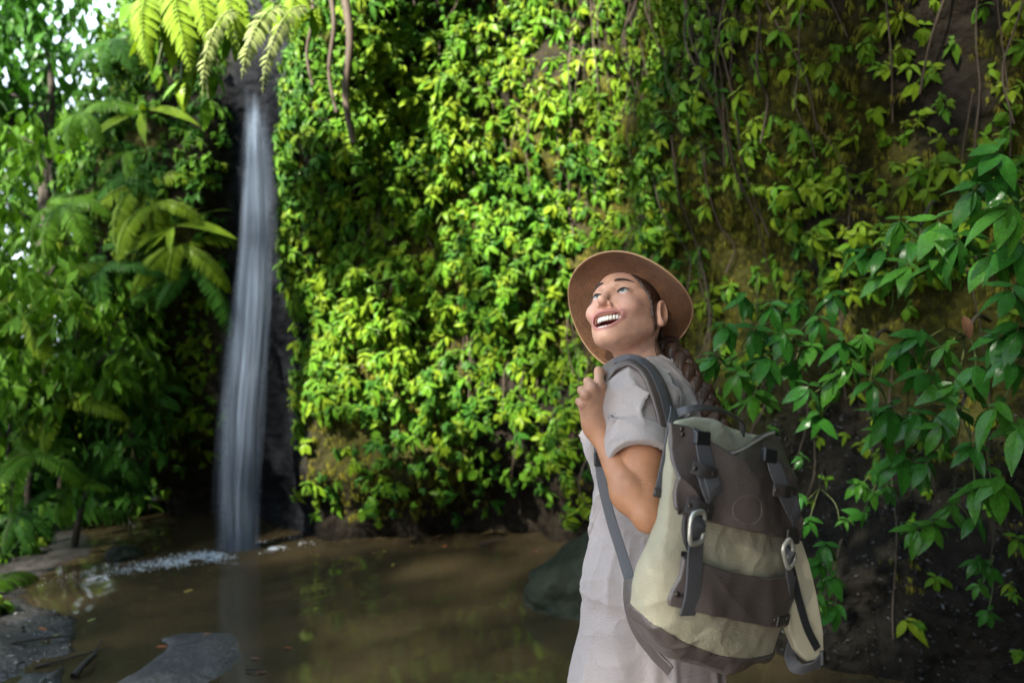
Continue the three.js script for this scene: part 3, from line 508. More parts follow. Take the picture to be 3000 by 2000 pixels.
// ------------------------------------------------------------ glossy shrubs on the right, near the viewer
{
  const r = rng(61), sets = [
    ['big glossy shrub in the upper right corner with the largest wet leaves', [[2930, 430, 2.3], [2860, 540, 2.35], [2965, 590, 2.25], [2810, 690, 2.4], [2900, 740, 2.35], [2970, 840, 2.25], [2750, 640, 2.5], [2990, 700, 2.3], [2940, 500, 2.35]], 0.135, [3150, 600, 3.0]],
    ['glossy shrub left of the orange leaf, growing from the mossy cliff', [[2640, 640, 2.7], [2590, 720, 2.75], [2660, 770, 2.65], [2530, 730, 2.8], [2740, 760, 2.55], [2600, 800, 2.75], [2680, 700, 2.7]], 0.115, [2760, 600, 3.4]],
    ['leafy shrub spreading right behind the sun hat', [[2180, 860, 2.9], [2260, 890, 2.85], [2340, 880, 2.85], [2130, 950, 2.9], [2210, 960, 2.8], [2300, 970, 2.8], [2400, 930, 2.8], [2100, 1040, 2.9], [2250, 1040, 2.8], [2160, 1090, 2.85], [2210, 1150, 2.85], [2380, 1010, 2.8], [2440, 860, 2.9], [2330, 1060, 2.85]], 0.115, [2480, 900, 3.6]],
    ['glossy shoots hanging above the bare rock right of the backpack', [[2470, 990, 2.75], [2530, 980, 2.75], [2370, 1130, 2.75], [2450, 1100, 2.75], [2560, 1110, 2.7], [2400, 1210, 2.8], [2500, 1060, 2.75]], 0.12, [2620, 980, 3.4]],
    ['glossy shrub with dark wet leaves in the middle of the right side', [[2700, 970, 2.6], [2770, 1010, 2.55], [2720, 1080, 2.55], [2800, 1110, 2.5], [2860, 1060, 2.45], [2650, 1010, 2.65]], 0.12, [2900, 940, 3.2]],
    ['glossy shrub whose lowest whorl hangs over the dark earth bank', [[2620, 1190, 2.6], [2690, 1210, 2.55], [2800, 1190, 2.5], [2650, 1330, 2.6], [2720, 1350, 2.55], [2850, 1300, 2.45], [2590, 1260, 2.65], [2760, 1240, 2.5], [2860, 1420, 2.45], [2930, 1400, 2.4]], 0.12, [2880, 1120, 3.1]],
    ['shrub shoots at the right edge below the large leaves', [[2920, 1180, 2.35], [2990, 1250, 2.3], [2970, 1050, 2.3], [2930, 980, 2.35], [2985, 950, 2.3]], 0.12, [3100, 1000, 2.9]],
    ['pair of drooping whorls low on the right earth bank', [[2735, 1530, 2.7], [2690, 1545, 2.7], [2860, 1510, 2.65], [2790, 1480, 2.7]], 0.095, [2820, 1400, 3.15]],
    ['small bright sprig on the dark earth right of the backpack', [[2520, 1410, 2.95], [2560, 1440, 2.95], [2535, 1500, 2.95], [2570, 1370, 3.0], [2600, 1420, 3.0]], 0.075, [2600, 1330, 3.25]],
    ['thin sprig dangling at lower right above the water', [[2860, 1640, 2.8], [2900, 1660, 2.8], [2870, 1710, 2.8], [2895, 1790, 2.75]], 0.07, [2930, 1560, 3.05]],
    ['low sprig beside the lower right of the backpack', [[2400, 1640, 2.6], [2440, 1690, 2.6], [2400, 1740, 2.6], [2450, 1770, 2.6], [2420, 1590, 2.65]], 0.085, [2480, 1600, 3.1]],
    ['tiny sprig on dark earth beside the backpack top', [[2350, 1335, 2.9], [2370, 1520, 2.9], [2480, 1520, 2.95], [2350, 1450, 2.95]], 0.06, [2420, 1400, 3.3]],
  ];
  for (const [label, list, size, root] of sets) {
    const R = at(...root), t = base('leafy_shrub', R);
    const fork = list.reduce((a, q) => a.add(at(...q)), V(0, 0, 0)).divideScalar(list.length).lerp(R, 0.45).sub(R);
    mesh('branch', tube([V(0, 0, 0), fork.clone().multiplyScalar(0.5).add(V(0, 0.05, 0)), fork], (q) => 0.009 * (1 - 0.4 * q) * size / 0.12, 10, 6), barkM, t);
    list.forEach((q, i) => {
      const c = at(...q).sub(R), dir = V((r() - 0.6) * 0.5, 0.75 + 0.3 * r(), 0.35 + 0.3 * r()).normalize(), s = size * (0.85 + 0.3 * r());
      const st = mesh('shoot', tube([fork, fork.clone().lerp(c, 0.55).add(V(0, -0.03 + 0.06 * r(), 0.02)), c.clone().addScaledVector(dir, -0.05), c], 0.0035 * size / 0.12, 10, 5, 0.4), stemM, t);
      const wl = whorl(700 + i * 13 + Math.floor(root[0]), 7 + Math.floor(r() * 3), 1.15), q0 = orient(dir, r() * 6), mm = r() > 0.35 ? leafM.wet : leafM.wet2, M = M4().compose(c, q0, V(s, s, s));
      for (const [k, m] of wl) { const l = mesh('leaf', nearLeaves[k], mm, st); l.applyMatrix4(M.clone().multiply(m)); }
    });
    tag(t, label, 'shrub', 'glossy shrubs on the right');
  }
}
// ------------------------------------------------------------ boulder, fallen leaves, sticks, stones
function rock(seed, rx, ry, rz, detail = 5) {
  const g = mergeVertices(new THREE.IcosahedronGeometry(1, detail * 4).deleteAttribute('normal').deleteAttribute('uv')), P = g.attributes.position, uv = [];
  for (let i = 0; i < P.count; i++) { const v = V().fromBufferAttribute(P, i), k = 1 + fbm(v.x * 1.3 + seed, v.y * 1.3, v.z * 1.3, 4) * 0.45 + fbm(v.x * 5 + seed, v.y * 5, v.z * 5, 3) * 0.08; v.multiplyScalar(k).multiply(V(rx, ry, rz)); P.setXYZ(i, v.x, v.y, v.z); uv.push(v.x + v.z * 0.5, v.y); }
  g.setAttribute('uv', new THREE.Float32BufferAttribute(uv, 2)); g.computeVertexNormals(); return g;
}
const boulderM = phys({ color: rgb(0.022, 0.030, 0.016), roughness: 0.75, specularIntensity: 0.5, map: grain, bumpMap: bumpRough, bumpScale: 0.03 }); boulderM.name = 'mossy_boulder';
{
  const b = mesh('boulder', rock(4, 0.95, 0.47, 0.5), boulderM); b.position.set(0.93, -0.03, -4.3); b.rotation.set(0, 0.2, 0.12); tag(b, 'dark mossy boulder sloping into the pool just left of the person', 'boulder');
  const c2 = at(520, 1590, 5.1), b2 = mesh('boulder', rock(8, 0.12, 0.07, 0.1, 3), boulderM); b2.position.set(c2.x - 0.35, 0.0, c2.z); tag(b2, 'low flat stone at the mouth of the dark hollow', 'boulder');
}
{
  const r = rng(90), fm = [[0.33, 0.10, 0.02], [0.30, 0.22, 0.03], [0.16, 0.075, 0.035], [0.20, 0.24, 0.03]].map((c) => { const m = phys({ color: rgb(...c), map: leafMap, roughness: 0.7, side: THREE.DoubleSide }); m.name = 'fallen_leaf'; return m; });
  const fl = leafGeo(1, 0.42, 0.35, 0.15, 5, 1);
  const spotsF = [[830, 1900, 0, 'orange fallen leaf lying in the shallow water of the pool'], [1205, 1603, 1, 'yellow leaf drifting in the line of litter at the cliff foot'], [1120, 1618, 3, 'greenish leaf drifting left of the litter line'], [1155, 1652, 1, 'yellow leaf alone on the dark water before the litter'], [1310, 1600, 0, 'orange leaf at the right end of the litter line'], [1345, 1606, 0, 'brown-orange leaf beside the driftwood'], [1090, 1618, 2, 'brown leaf at the left of the litter line'], [1004, 1640, 1, 'yellow leaf near the waterfall foam'], [1560, 1614, 2, 'curled brown leaf near the mossy boulder'], [620, 1862, 2, 'pale brown leaf at the edge of the sand bar'], [455, 1898, 0, 'small orange leaf on the sand bar'], [730, 1932, 2, 'brown leaf on the wet sand'], [750, 1975, 2, 'large brown leaf by the near end of the sand bar'], [1170, 1566, 0, 'reddish leaf caught on the rock above the water'], [110, 1853, 0, 'orange leaf on the mud at far left'], [160, 1870, 3, 'green leaf lying on the muddy shore'], [280, 1815, 3, 'green leaf at the tip of the muddy shore'], [565, 1730, 1, 'tiny yellow leaf on the middle of the pool'], [2955, 700 + 0, 0, '']];
  for (const [px, py, k, label] of spotsF) { if (!label) continue; const d = EYE * FOCAL / (py - 1000), p = at(px, py, d), o = mesh('fallen_leaf', fl, fm[k]), s = 0.045 + 0.03 * r(); p.y = Math.max(0.006, groundH(p.x, p.z) + 0.008); if (py < 1580) p.y = 0.03; o.position.copy(p); o.rotation.set(0.05 * (r() - 0.5), r() * 6.28, 0.3 * (r() - 0.5)); o.scale.setScalar(s); tag(o, label, 'leaf', 'fallen leaves'); }
  const dead = mesh('dead_leaf', leafGeo(1, 0.7, 0.9, 0.3, 5, 2), fm[0]); dead.position.copy(at(2850, 580, 2.62)); dead.rotation.set(0.9, 0.4, 0.2); dead.scale.setScalar(0.055); tag(dead, 'orange-brown dead leaf caught in the big glossy shrub', 'leaf');
  const dead2 = mesh('dead_leaf', leafGeo(1, 0.45, 0.8, 0.3, 5, 2), fm[2]); dead2.position.copy(at(2822, 925, 2.5)); dead2.rotation.set(1.35, 0.4, 0.1); dead2.scale.setScalar(0.09); tag(dead2, 'withered brown leaf hanging among the shrubs at the right edge', 'leaf');
  const sticks = [[[1405, 1602], [1480, 1588], 0.014, 'pale driftwood stick lying at the foot of the cliff'], [[215, 1990], [280, 1935], 0.016, 'mossy stick standing in the mud at lower left'], [[30, 1900], [230, 1870], 0.008, 'thin dark twig on the muddy shore'], [[250, 1950], [300, 1880], 0.006, 'short twig at the rim of the puddle'], [[100, 1960], [330, 1905], 0.007, 'long twig lying across the mud towards the puddle'], [[720, 1966], [770, 1968], 0.005, 'pale twig on the near end of the sand bar']];
  for (const [[ax, ay], [bx, by], w, label] of sticks) { const g0 = (px, py) => { const p = at(px, py, EYE * FOCAL / (py - 1000)); p.y = Math.max(0.004, groundH(p.x, p.z)) + w * 0.6; return p; }; const a = g0(ax, ay), b = g0(bx, by), o = a.clone(); b.y += w; const m = mesh('driftwood_stick', tube([V(0, 0, 0), b.clone().sub(o).multiplyScalar(0.5).add(V(0.01, w, 0.01)), b.clone().sub(o)], w, 10, 7, 0.5), barkM); m.position.copy(o); tag(m, label, 'stick', 'sticks by the water'); }
  // stones and litter on the muddy shore
  const pm = std({ color: rgb(1, 1, 1), roughness: 0.4 }); pm.name = 'wet_stone'; const pg = rock(2, 1, 0.5, 0.8, 1), list = [], C = new THREE.Color();
  for (let i = 0; i < 1100; i++) { const z = -2.6 - 2.0 * r(), x = shoreX(z) - 1.6 * Math.pow(r(), 1.3) + 0.12, y = groundH(x, z); if (y < -0.01) continue; list.push([V(x, y, z), 0.004 + 0.016 * r() * r() * r()]); }
  const im = sh(new THREE.InstancedMesh(pg, pm, list.length)); im.name = 'gravel'; list.forEach(([p, s], i) => { im.setMatrixAt(i, M4().compose(p, E(r(), r() * 6, r()), V(s * (1 + r()), s, s))); const k = 0.02 + 0.16 * r() * r(); im.setColorAt(i, C.setRGB(k, k * 0.93, k * 0.86)); }); scene.add(im); tag(im, 'gravel and small litter scattered over the muddy shore', 'gravel', null, 'stuff');
  // stones in the dark earth bank on the right
  const l2 = []; for (let i = 0; i < 3000; i++) { const s = lerp(S_RIGHT - 0.5, sOfX(3.0), r()), h = 0.02 + 1.35 * r(), p = cliffAt(s, h); l2.push([p, 0.003 + 0.009 * r() * r()]); }
  const i2 = sh(new THREE.InstancedMesh(pg, pm, l2.length)); i2.name = 'earth_grit'; l2.forEach(([p, s], i) => { i2.setMatrixAt(i, M4().compose(p, E(r() * 6, r() * 6, r()), V(s * (1 + r()), s, s))); const k = 0.006 + 0.018 * r() * r(); i2.setColorAt(i, C.setRGB(k, k * 1.02, k)); }); scene.add(i2); tag(i2, 'wet grit and stones in the dark earth bank at lower right', 'gravel', null, 'stuff');
}
// ------------------------------------------------------------ the person
function withUv(g, k = 6) { const P = g.attributes.position, uv = []; for (let i = 0; i < P.count; i++) uv.push((P.getX(i) * 0.5 + P.getZ(i)) * k, P.getY(i) * k); g.setAttribute('uv', new THREE.Float32BufferAttribute(uv, 2)); return g; }
const skinM = phys({ vertexColors: true, roughness: 0.42, specularIntensity: 0.8, bumpMap: bumpFine, bumpScale: 0.0009 }); skinM.name = 'skin';
const FWD = V(-0.93, 0, -0.37).normalize(), LEFT = V(FWD.z, 0, -FWD.x), UPV = V(0, 1, 0);          // the way the chest faces; the person's left
const SHO = at(1862, 1166, 1.57), NECK = SHO.clone().addScaledVector(LEFT, -0.145).add(V(0, 0.045, 0));
const rel = (f, l, y) => V(NECK.x, y, NECK.z).addScaledVector(FWD, f).addScaledVector(LEFT, l);    // forward, left, height
const ELB = at(1893, 1508, 1.41), WRI = at(1764, 1268, 1.545);
const person = base('person', rel(0, 0, -0.12)); const PO = person.position;
const inPerson = (g) => g.translate(-PO.x, -PO.y, -PO.z);
// head axes: X her left, Y up, Z the way the face looks (to the left of the picture, up and a little towards the viewer)
const yaw = 0.72, pitch = 0.56, roll = 0.21;
const hz = V(-Math.sin(yaw) * Math.cos(pitch), Math.sin(pitch), Math.cos(yaw) * Math.cos(pitch)), hx0 = V(Math.cos(yaw), 0, Math.sin(yaw)), hy0 = hz.clone().cross(hx0);
const hx = hx0.clone().multiplyScalar(Math.cos(roll)).addScaledVector(hy0, Math.sin(roll)), hy = hz.clone().cross(hx);
const HB = M4().makeBasis(hx, hy, hz), eyeMid = at(1788, 860, 1.68), HEAD = eyeMid.clone().sub(V(0, 0, 0.074).applyMatrix4(HB)), HM = HB.clone().setPosition(HEAD), HI = HM.clone().invert();
{
  const nb = NECK.clone().add(V(0, -0.03, 0)).applyMatrix4(HI), nb2 = NECK.clone().addScaledVector(FWD, -0.01).add(V(0, -0.10, 0)).applyMatrix4(HI);
  const S = (f) => { const g = f(1), h = f(-1); return (x, y, z) => x > 0 ? g(x, y, z) : h(x, y, z); };   // a feature on both sides
  const cran = ell(0, 0.032, -0.014, 0.073, 0.082, 0.092), face = ell(0, -0.028, 0.022, 0.060, 0.080, 0.060), muz = ell(0, -0.070, 0.052, 0.036, 0.036, 0.034);
  const jaw = S((k) => cap(k * 0.053, -0.052, -0.004, k * 0.015, -0.105, 0.056, 0.016, 0.014)), chin = ell(0, -0.107, 0.066, 0.018, 0.015, 0.016);
  const cheek = S((k) => ell(k * 0.039, -0.031, 0.056, 0.024, 0.020, 0.022)), brow = S((k) => cap(k * 0.012, 0.018, 0.074, k * 0.043, 0.020, 0.056, 0.010, 0.008)), temple = S((k) => ell(k * 0.056, -0.012, 0.02, 0.014, 0.03, 0.03));
  const bridge = cap(0, 0.008, 0.076, 0, -0.033, 0.098, 0.0078, 0.0092), tip = ell(0, -0.036, 0.100, 0.0105, 0.0092, 0.0105), wing = S((k) => ell(k * 0.0135, -0.039, 0.086, 0.0072, 0.0070, 0.0095)), nostril = S((k) => ell(k * 0.0075, -0.0465, 0.093, 0.0042, 0.003, 0.0055));
  const socket = S((k) => ell(k * 0.031, 0.001, 0.084, 0.017, 0.0095, 0.012)), lid = S((k) => ell(k * 0.031, 0, 0.063, 0.0155, 0.0142, 0.0142)), slit = S((k) => ell(k * 0.031, 0.0004, 0.080, 0.0138, 0.0060, 0.013));
  const fold = S((k) => cap(k * 0.019, -0.036, 0.086, k * 0.036, -0.064, 0.066, 0.0044, 0.0036)), fold2 = S((k) => cap(k * 0.036, -0.064, 0.066, k * 0.034, -0.088, 0.058, 0.0012, 0.001));
  const earO = S((k) => (x, y, z) => { const X = x - k * 0.0745, Y = y + 0.012, Z = z + 0.012, c = 0.97, s = 0.24, Y2 = Y * c + Z * s, Z2 = Z * c - Y * s, X2 = X * k - 0.10 * -Z2 * 0.9 - 0.002; const e = Math.hypot(Y2 / 0.0275, Z2 / 0.0165), rim = Math.hypot((e - 0.86) * 0.020, X2 - 0.006) - 0.0042, plate = Math.max((e - 0.9) * 0.018, Math.abs(X2 - 0.0025) - 0.0035), lobe = Math.hypot(X2 - 0.003, Y2 + 0.023, Z2 - 0.004) - 0.0075, anti = Math.hypot((e - 0.48) * 0.02, X2 - 0.004) - 0.003 + (Z2 > 0.002 ? 0.004 : 0); return smin(smin(smin(rim, plate, 0.004), lobe, 0.006), anti, 0.004); });
  const neck = cap(0, -0.045, -0.028, nb.x, nb.y, nb.z, 0.047, 0.055), neck2 = cap(nb.x, nb.y, nb.z, nb2.x, nb2.y, nb2.z, 0.058, 0.075), sterno = cap(0.058, -0.03, -0.03, nb.x - 0.015, nb.y + 0.005, nb.z + 0.035, 0.010, 0.011);
  const my = (x) => -0.0755 + 11 * x * x;                                   // the mouth's smile line
  const mouthE = (x, y, z) => Math.hypot(x / 0.0325, (y - my(x)) / 0.0180);
  const skull = (x, y, z) => {
    let d = smin(cran(x, y, z), face(x, y, z), 0.03); d = smin(d, jaw(x, y, z), 0.024); d = smin(d, muz(x, y, z), 0.02); d = smin(d, chin(x, y, z), 0.016); d = smin(d, temple(x, y, z), 0.02); d = smin(d, cheek(x, y, z), 0.016); d = smin(d, brow(x, y, z), 0.014);
    d = smax(d, -socket(x, y, z), 0.010); d = smin(d, bridge(x, y, z), 0.010); d = smin(d, tip(x, y, z), 0.006); d = smin(d, wing(x, y, z), 0.005); d = smax(d, -nostril(x, y, z), 0.003);
    return d;
  };
  const lipRing = (x, y, z, d0) => { if (z < 0.03) return 1; const e = mouthE(x, y, z), q = (e - 1.10) * 0.0155; return Math.hypot(q, (d0 === undefined ? skull(x, y, z) : d0) + 0.0008) - (0.0036 - 0.0016 * sstep(Math.abs(x), 0.018, 0.032)); };
  const headSdf = (x, y, z) => {
    const d0 = skull(x, y, z); let d = smax(d0, -fold(x, y, z), 0.009);
    d = smin(d, lid(x, y, z), 0.004); d = smax(d, -slit(x, y, z), 0.002);
    d = smin(d, lipRing(x, y, z, d0), 0.005);
    if (z > 0.02) { const cav = Math.max((mouthE(x, y, z) - 1) * 0.014, 0.040 - z); d = smax(d, -cav, 0.003); }
    d = smin(d, earO(x, y, z), 0.005); d = smin(d, neck(x, y, z), 0.022); d = smin(d, neck2(x, y, z), 0.03); d = smin(d, sterno(x, y, z), 0.018);
    return d;
  };
  const skin = [0.66, 0.36, 0.25], lip = [0.52, 0.20, 0.18], blush = [0.68, 0.33, 0.26], gum = [0.25, 0.05, 0.045], tan = [0.55, 0.285, 0.18];
  const paint = (x, y, z, t) => {
    const lr = z > 0.03 ? 1 - sstep(lipRing(x, y, z), 0.0006, 0.0032) : 0, e = mouthE(x, y, z), inner = z > 0.035 && e < 1.02 && z < 0.076 ? 1 : 0, bl = 0.5 * (1 - sstep(cheek(x, y, z), -0.002, 0.018)) + 0.4 * (1 - sstep(tip(x, y, z), 0, 0.012)), low = sstep(-y, 0.10, 0.17), f = 0.95 + 0.20 * fbm(x * 75, y * 75, z * 75, 4);
    for (let c = 0; c < 3; c++) { let k = lerp(skin[c], tan[c], low * (z < 0.03 ? 1 : 0)); k = lerp(k, blush[c], clamp(bl, 0, 0.6)); k = lerp(k, lip[c], lr * 0.85); if (inner) k = gum[c]; t[c] = k * f; }
  };
  const head = polygonise(headSdf, V(-0.105, -0.235, -0.14), V(0.105, 0.13, 0.125), 0.0026, paint).applyMatrix4(HM);
  // the near arm and hand, from inside the sleeve to the fingertips
  const tanArm = [0.55, 0.25, 0.13], tanHand = [0.60, 0.32, 0.205];
  const arm = [], fing = [];
  const mid = SHO.clone().lerp(ELB, 0.55), fore = ELB.clone().lerp(WRI, 0.28).add(V(-0.006, -0.004, 0.006));
  arm.push(capV(SHO, mid, 0.043, 0.037), capV(mid, ELB, 0.037, 0.027), capV(ELB.clone().add(V(0.004, -0.012, 0.004)), ELB.clone().add(V(0.006, -0.008, 0.006)), 0.019, 0.018), capV(ELB, fore, 0.027, 0.0335), capV(fore, WRI, 0.0335, 0.0215));
  const knuck = [at(1757, 1128, 1.525), at(1735, 1137, 1.512), at(1716, 1156, 1.510), at(1706, 1182, 1.520)];
  const toward = V(0.25, 0.10, -0.96).normalize(), back = V(0.55, -0.45, -0.35).normalize();
  const palm = []; const heel = WRI.clone().add(V(-0.012, 0.020, 0.002));
  palm.push(capV(WRI, heel, 0.0235, 0.025));
  knuck.forEach((k, i) => {
    palm.push(capV(heel.clone().addScaledVector(k.clone().sub(knuck[1]), 0.35), k.clone().add(V(0.003, -0.004, -0.006)), 0.0185, 0.0125 - (i === 3 ? 0.0015 : 0)));
    const r = [0.0098, 0.0100, 0.0094, 0.0084][i], l = [0.040, 0.043, 0.040, 0.033][i], up = i === 0 ? V(-0.2, 0.75, 0) : V(-0.35, 0.25 - i * 0.1, 0), a = k.clone().addScaledVector(toward.clone().add(up).normalize(), l), b = a.clone().addScaledVector(back, l * 0.62), c = b.clone().addScaledVector(V(0.75, -0.3, 0.55).normalize(), l * 0.5);
    fing.push([capV(k, k.clone().add(V(0, 0, 0.001)), r * 1.12, r * 1.12), capV(k, a, r * 1.05, r), capV(a, b, r, r * 0.93), capV(b, c, r * 0.93, r * 0.8)]);
  });
  const t0 = WRI.clone().add(V(0.010, 0.022, -0.004)), t1 = at(1785, 1185, 1.555), t2 = at(1783, 1146, 1.575), t3 = at(1768, 1120, 1.588);
  fing.push([capV(t0, t1, 0.017, 0.0125), capV(t1, t2, 0.0122, 0.0108), capV(t2, t3, 0.0108, 0.0085)]);
  const armSdf = (x, y, z) => {
    let d = smin(smin(arm[0](x, y, z), arm[1](x, y, z), 0.02), arm[2](x, y, z), 0.016), e = smin(arm[3](x, y, z), arm[4](x, y, z), 0.02); d = smin(d, e, 0.004);
    let p = 1; for (const f of palm) p = smin(p, f(x, y, z), 0.010); d = smin(d, p, 0.02);
    for (const f of fing) { let q = 1; for (const g of f) q = Math.min(q, g(x, y, z)); d = smin(d, q, 0.0045); }
    return d + fbm(x * 70, y * 70, z * 70, 2) * 0.0006;
  };
  const armPaint = (x, y, z, t) => { const h = sstep(y, WRI.y - 0.02, WRI.y + 0.05), f = 0.95 + 0.20 * fbm(x * 45, y * 45, z * 45, 3); let kn = 0; for (const k of knuck) kn = Math.max(kn, 1 - sstep(Math.hypot(x - k.x, y - k.y, z - k.z), 0.006, 0.016)); for (let c = 0; c < 3; c++) t[c] = lerp(lerp(tanArm[c], tanHand[c], h), [0.60, 0.29, 0.21][c], kn * 0.5) * f; };
  const lo = V(Math.min(WRI.x, knuck[3].x) - 0.07, ELB.y - 0.06, -1.66), hi = V(0.32, Math.max(SHO.y + 0.02, knuck[0].y + 0.07), -1.34);
  const armG = polygonise(armSdf, lo, hi, 0.0032, armPaint);
  // trunk, the far arm and the legs, mostly under the clothes
  const hip = rel(0.0, 0, 0.84), parts = [capV(rel(-0.01, 0, 1.20), rel(-0.005, 0, 1.06), 0.100, 0.092), capV(rel(-0.005, 0, 1.06), hip, 0.095, 0.115), capV(rel(-0.01, 0.06, 1.24), rel(-0.01, -0.06, 1.24), 0.066, 0.066), capV(rel(0.05, 0.05, 1.18), rel(0.05, -0.05, 1.18), 0.062, 0.062), capV(NECK.clone().add(V(0, -0.02, 0)), SHO, 0.05, 0.05), capV(rel(0, -0.145, SHO.y), rel(0.03, -0.19, 1.06), 0.047, 0.034), capV(rel(0.03, -0.19, 1.06), rel(0.12, -0.17, 1.20), 0.034, 0.024), capV(rel(0.12, -0.17, 1.20), rel(0.12, -0.16, 1.25), 0.027, 0.030)];
  for (const k of [-1, 1]) parts.push(capV(rel(0, k * 0.06, 0.80), rel(0.01, k * 0.07, 0.40), 0.070, 0.050), capV(rel(0.01, k * 0.07, 0.40), rel(-0.02, k * 0.09, -0.04), 0.055, 0.036), capV(rel(-0.03, k * 0.09, -0.085), rel(0.13, k * 0.105, -0.10), 0.035, 0.026));
  const bodySdf = (x, y, z) => { let d = 1; for (const f of parts) d = smin(d, f(x, y, z), 0.04); return d; };
  const trunk = polygonise(bodySdf, V(PO.x - 0.36, -0.16, PO.z - 0.36), V(PO.x + 0.36, 1.40, PO.z + 0.33), 0.012, (x, y, z, t) => { t[0] = tanArm[0]; t[1] = tanArm[1]; t[2] = tanArm[2]; });
  const body = mesh('body', inPerson(mergeGeometries([withUv(head, 14), withUv(armG, 14), withUv(trunk, 14)])), skinM, person);
  body.userData.label = 'tanned skin of face, neck, raised left arm and hand';
  // eyes
  const eyeM = phys({ vertexColors: true, roughness: 0.12, clearcoat: 0.6, clearcoatRoughness: 0.05 }); eyeM.name = 'eye';
  for (const k of [1, -1]) {
    const g = new THREE.SphereGeometry(0.0132, 40, 28), P = g.attributes.position, col = [], gaze = V(-0.06, 0.10, 1).normalize();
    for (let i = 0; i < P.count; i++) { const v = V().fromBufferAttribute(P, i).normalize(), a = Math.acos(clamp(v.dot(gaze), -1, 1)); const c = a < 0.17 ? [0.01, 0.01, 0.01] : a < 0.44 ? [0.08, 0.085, 0.065] : a < 0.50 ? [0.05, 0.05, 0.045] : [0.46, 0.42, 0.40]; col.push(...c); }
    g.setAttribute('color', new THREE.Float32BufferAttribute(col, 3)); g.translate(k * 0.031, 0, 0.0645); mesh('eye', inPerson(g.applyMatrix4(HM)), eyeM, person);
    // upper lashes and brow
    const lash = [], bro = []; for (let i = 0; i <= 8; i++) { const t = i / 8 * 2 - 1; lash.push(V(k * (0.031 + t * 0.0140), 0.0040 - 0.0040 * t * t - (t > 0 ? 0 : 0.001), 0.0790 - 0.0045 * t * t - (t > 0.3 ? (t - 0.3) * 0.004 : 0))); }
    mesh('eyelashes', inPerson(tube(lash, (t) => 0.0018 * (0.5 + 0.5 * Math.sin(Math.PI * Math.min(1, t + 0.1))), 16, 6).applyMatrix4(HM)), std({ color: rgb(0.012, 0.008, 0.006), roughness: 0.6 }), person).material.name = 'lashes';
    for (let i = 0; i <= 10; i++) { const t = i / 10, X = 0.013 + t * 0.037, Y = 0.0225 + 0.0075 * Math.sin(t * 2.5) - 0.004 * t; let Z = 0.12; for (; Z > 0.02; Z -= 0.0006) if (skull(k * X, Y, Z) < 0.0002) break; bro.push(V(k * X, Y, Z + 0.0002)); }
    mesh('eyebrow', inPerson(tube(bro, (t) => 0.0006 + 0.0029 * Math.sin(Math.PI * Math.pow(clamp(t * 0.92 + 0.08, 0, 1), 0.7)), 24, 8).applyMatrix4(HM)), std({ color: rgb(0.05, 0.027, 0.018), roughness: 0.8 }), person).material.name = 'brow_hair';
  }
  // teeth, each rounded, in two rows; tongue
  const toothM = phys({ color: rgb(0.86, 0.80, 0.71), roughness: 0.22 }); toothM.name = 'tooth';
  const rows = [[1, 0.0115, 0.0008], [-1, 0.0072, -0.0215]];
  for (const [up, hgt, y0] of rows) { const gs = []; for (let i = 0; i < 10; i++) { const a = (i - 4.5) * 0.235, w = Math.abs(i - 4.5) < 1 ? 0.0066 : 0.0060, x = Math.sin(a) * 0.0295, z = 0.0490 + Math.cos(a) * 0.0270, g = new RoundedBoxGeometry(w, hgt, 0.006, 2, 0.0022); g.rotateY(a); g.translate(x, my(x) + (up > 0 ? 0.0088 : -0.0135), z); gs.push(g); } mesh(up > 0 ? 'upper_teeth' : 'lower_teeth', inPerson(mergeGeometries(gs).applyMatrix4(HM)), toothM, person); }
  const tg = new THREE.SphereGeometry(1, 20, 12); tg.scale(0.018, 0.006, 0.020); tg.translate(0, -0.084, 0.052); const tongueM = phys({ color: rgb(0.35, 0.09, 0.08), roughness: 0.35 }); tongueM.name = 'tongue'; mesh('tongue', inPerson(tg.applyMatrix4(HM)), tongueM, person);
  // hair: close to the skull, tied back
  const strandTex = dataTex(256, 256, (u, v) => { const k = 0.5 + 0.5 * noise3(u * 90, v * 2.2, 1) * 0.7 + 0.25 * noise3(u * 200, v * 3, 4); return [k, k, k]; }, false, true);
  const hairM = phys({ color: rgb(0.058, 0.029, 0.018), roughness: 0.36, bumpMap: strandTex, bumpScale: 0.0016 }); hairM.name = 'brown_hair';
  const hairSdf = (x, y, z) => { const c = ell(0, 0.032, -0.016, 0.0775, 0.0865, 0.0985)(x, y, z), napes = cap(0, 0.0, -0.09, 0.02, -0.075, -0.085, 0.030, 0.024)(x, y, z); let d = smin(Math.min(c, skull(x, y, z) - 0.0045), napes, 0.03); const hl = [[-0.2, -0.05], [-0.06, -0.040], [-0.035, 0.010], [0.0, 0.036], [0.03, 0.054], [0.055, 0.066], [0.07, 0.075], [0.2, 0.085]]; let zh = 0; for (let i = 0; i < hl.length - 1; i++) if (y >= hl[i][0]) zh = lerp(hl[i][1], hl[i + 1][1], clamp((y - hl[i][0]) / (hl[i + 1][0] - hl[i][0]), 0, 1)); const cut = z - zh; d = smax(d, cut, 0.006); d += fbm(x * 160, y * 18, z * 60, 2) * 0.0022; return d; };
  const hairG = polygonise(hairSdf, V(-0.1, -0.12, -0.14), V(0.1, 0.13, 0.105), 0.0032); { const P = hairG.attributes.position, uv = []; for (let i = 0; i < P.count; i++) uv.push(Math.atan2(P.getX(i), -P.getZ(i)) * 0.6, P.getY(i) * 4); hairG.setAttribute('uv', new THREE.Float32BufferAttribute(uv, 2)); }
  const hair = mesh('hair', inPerson(hairG.applyMatrix4(HM)), hairM, person);
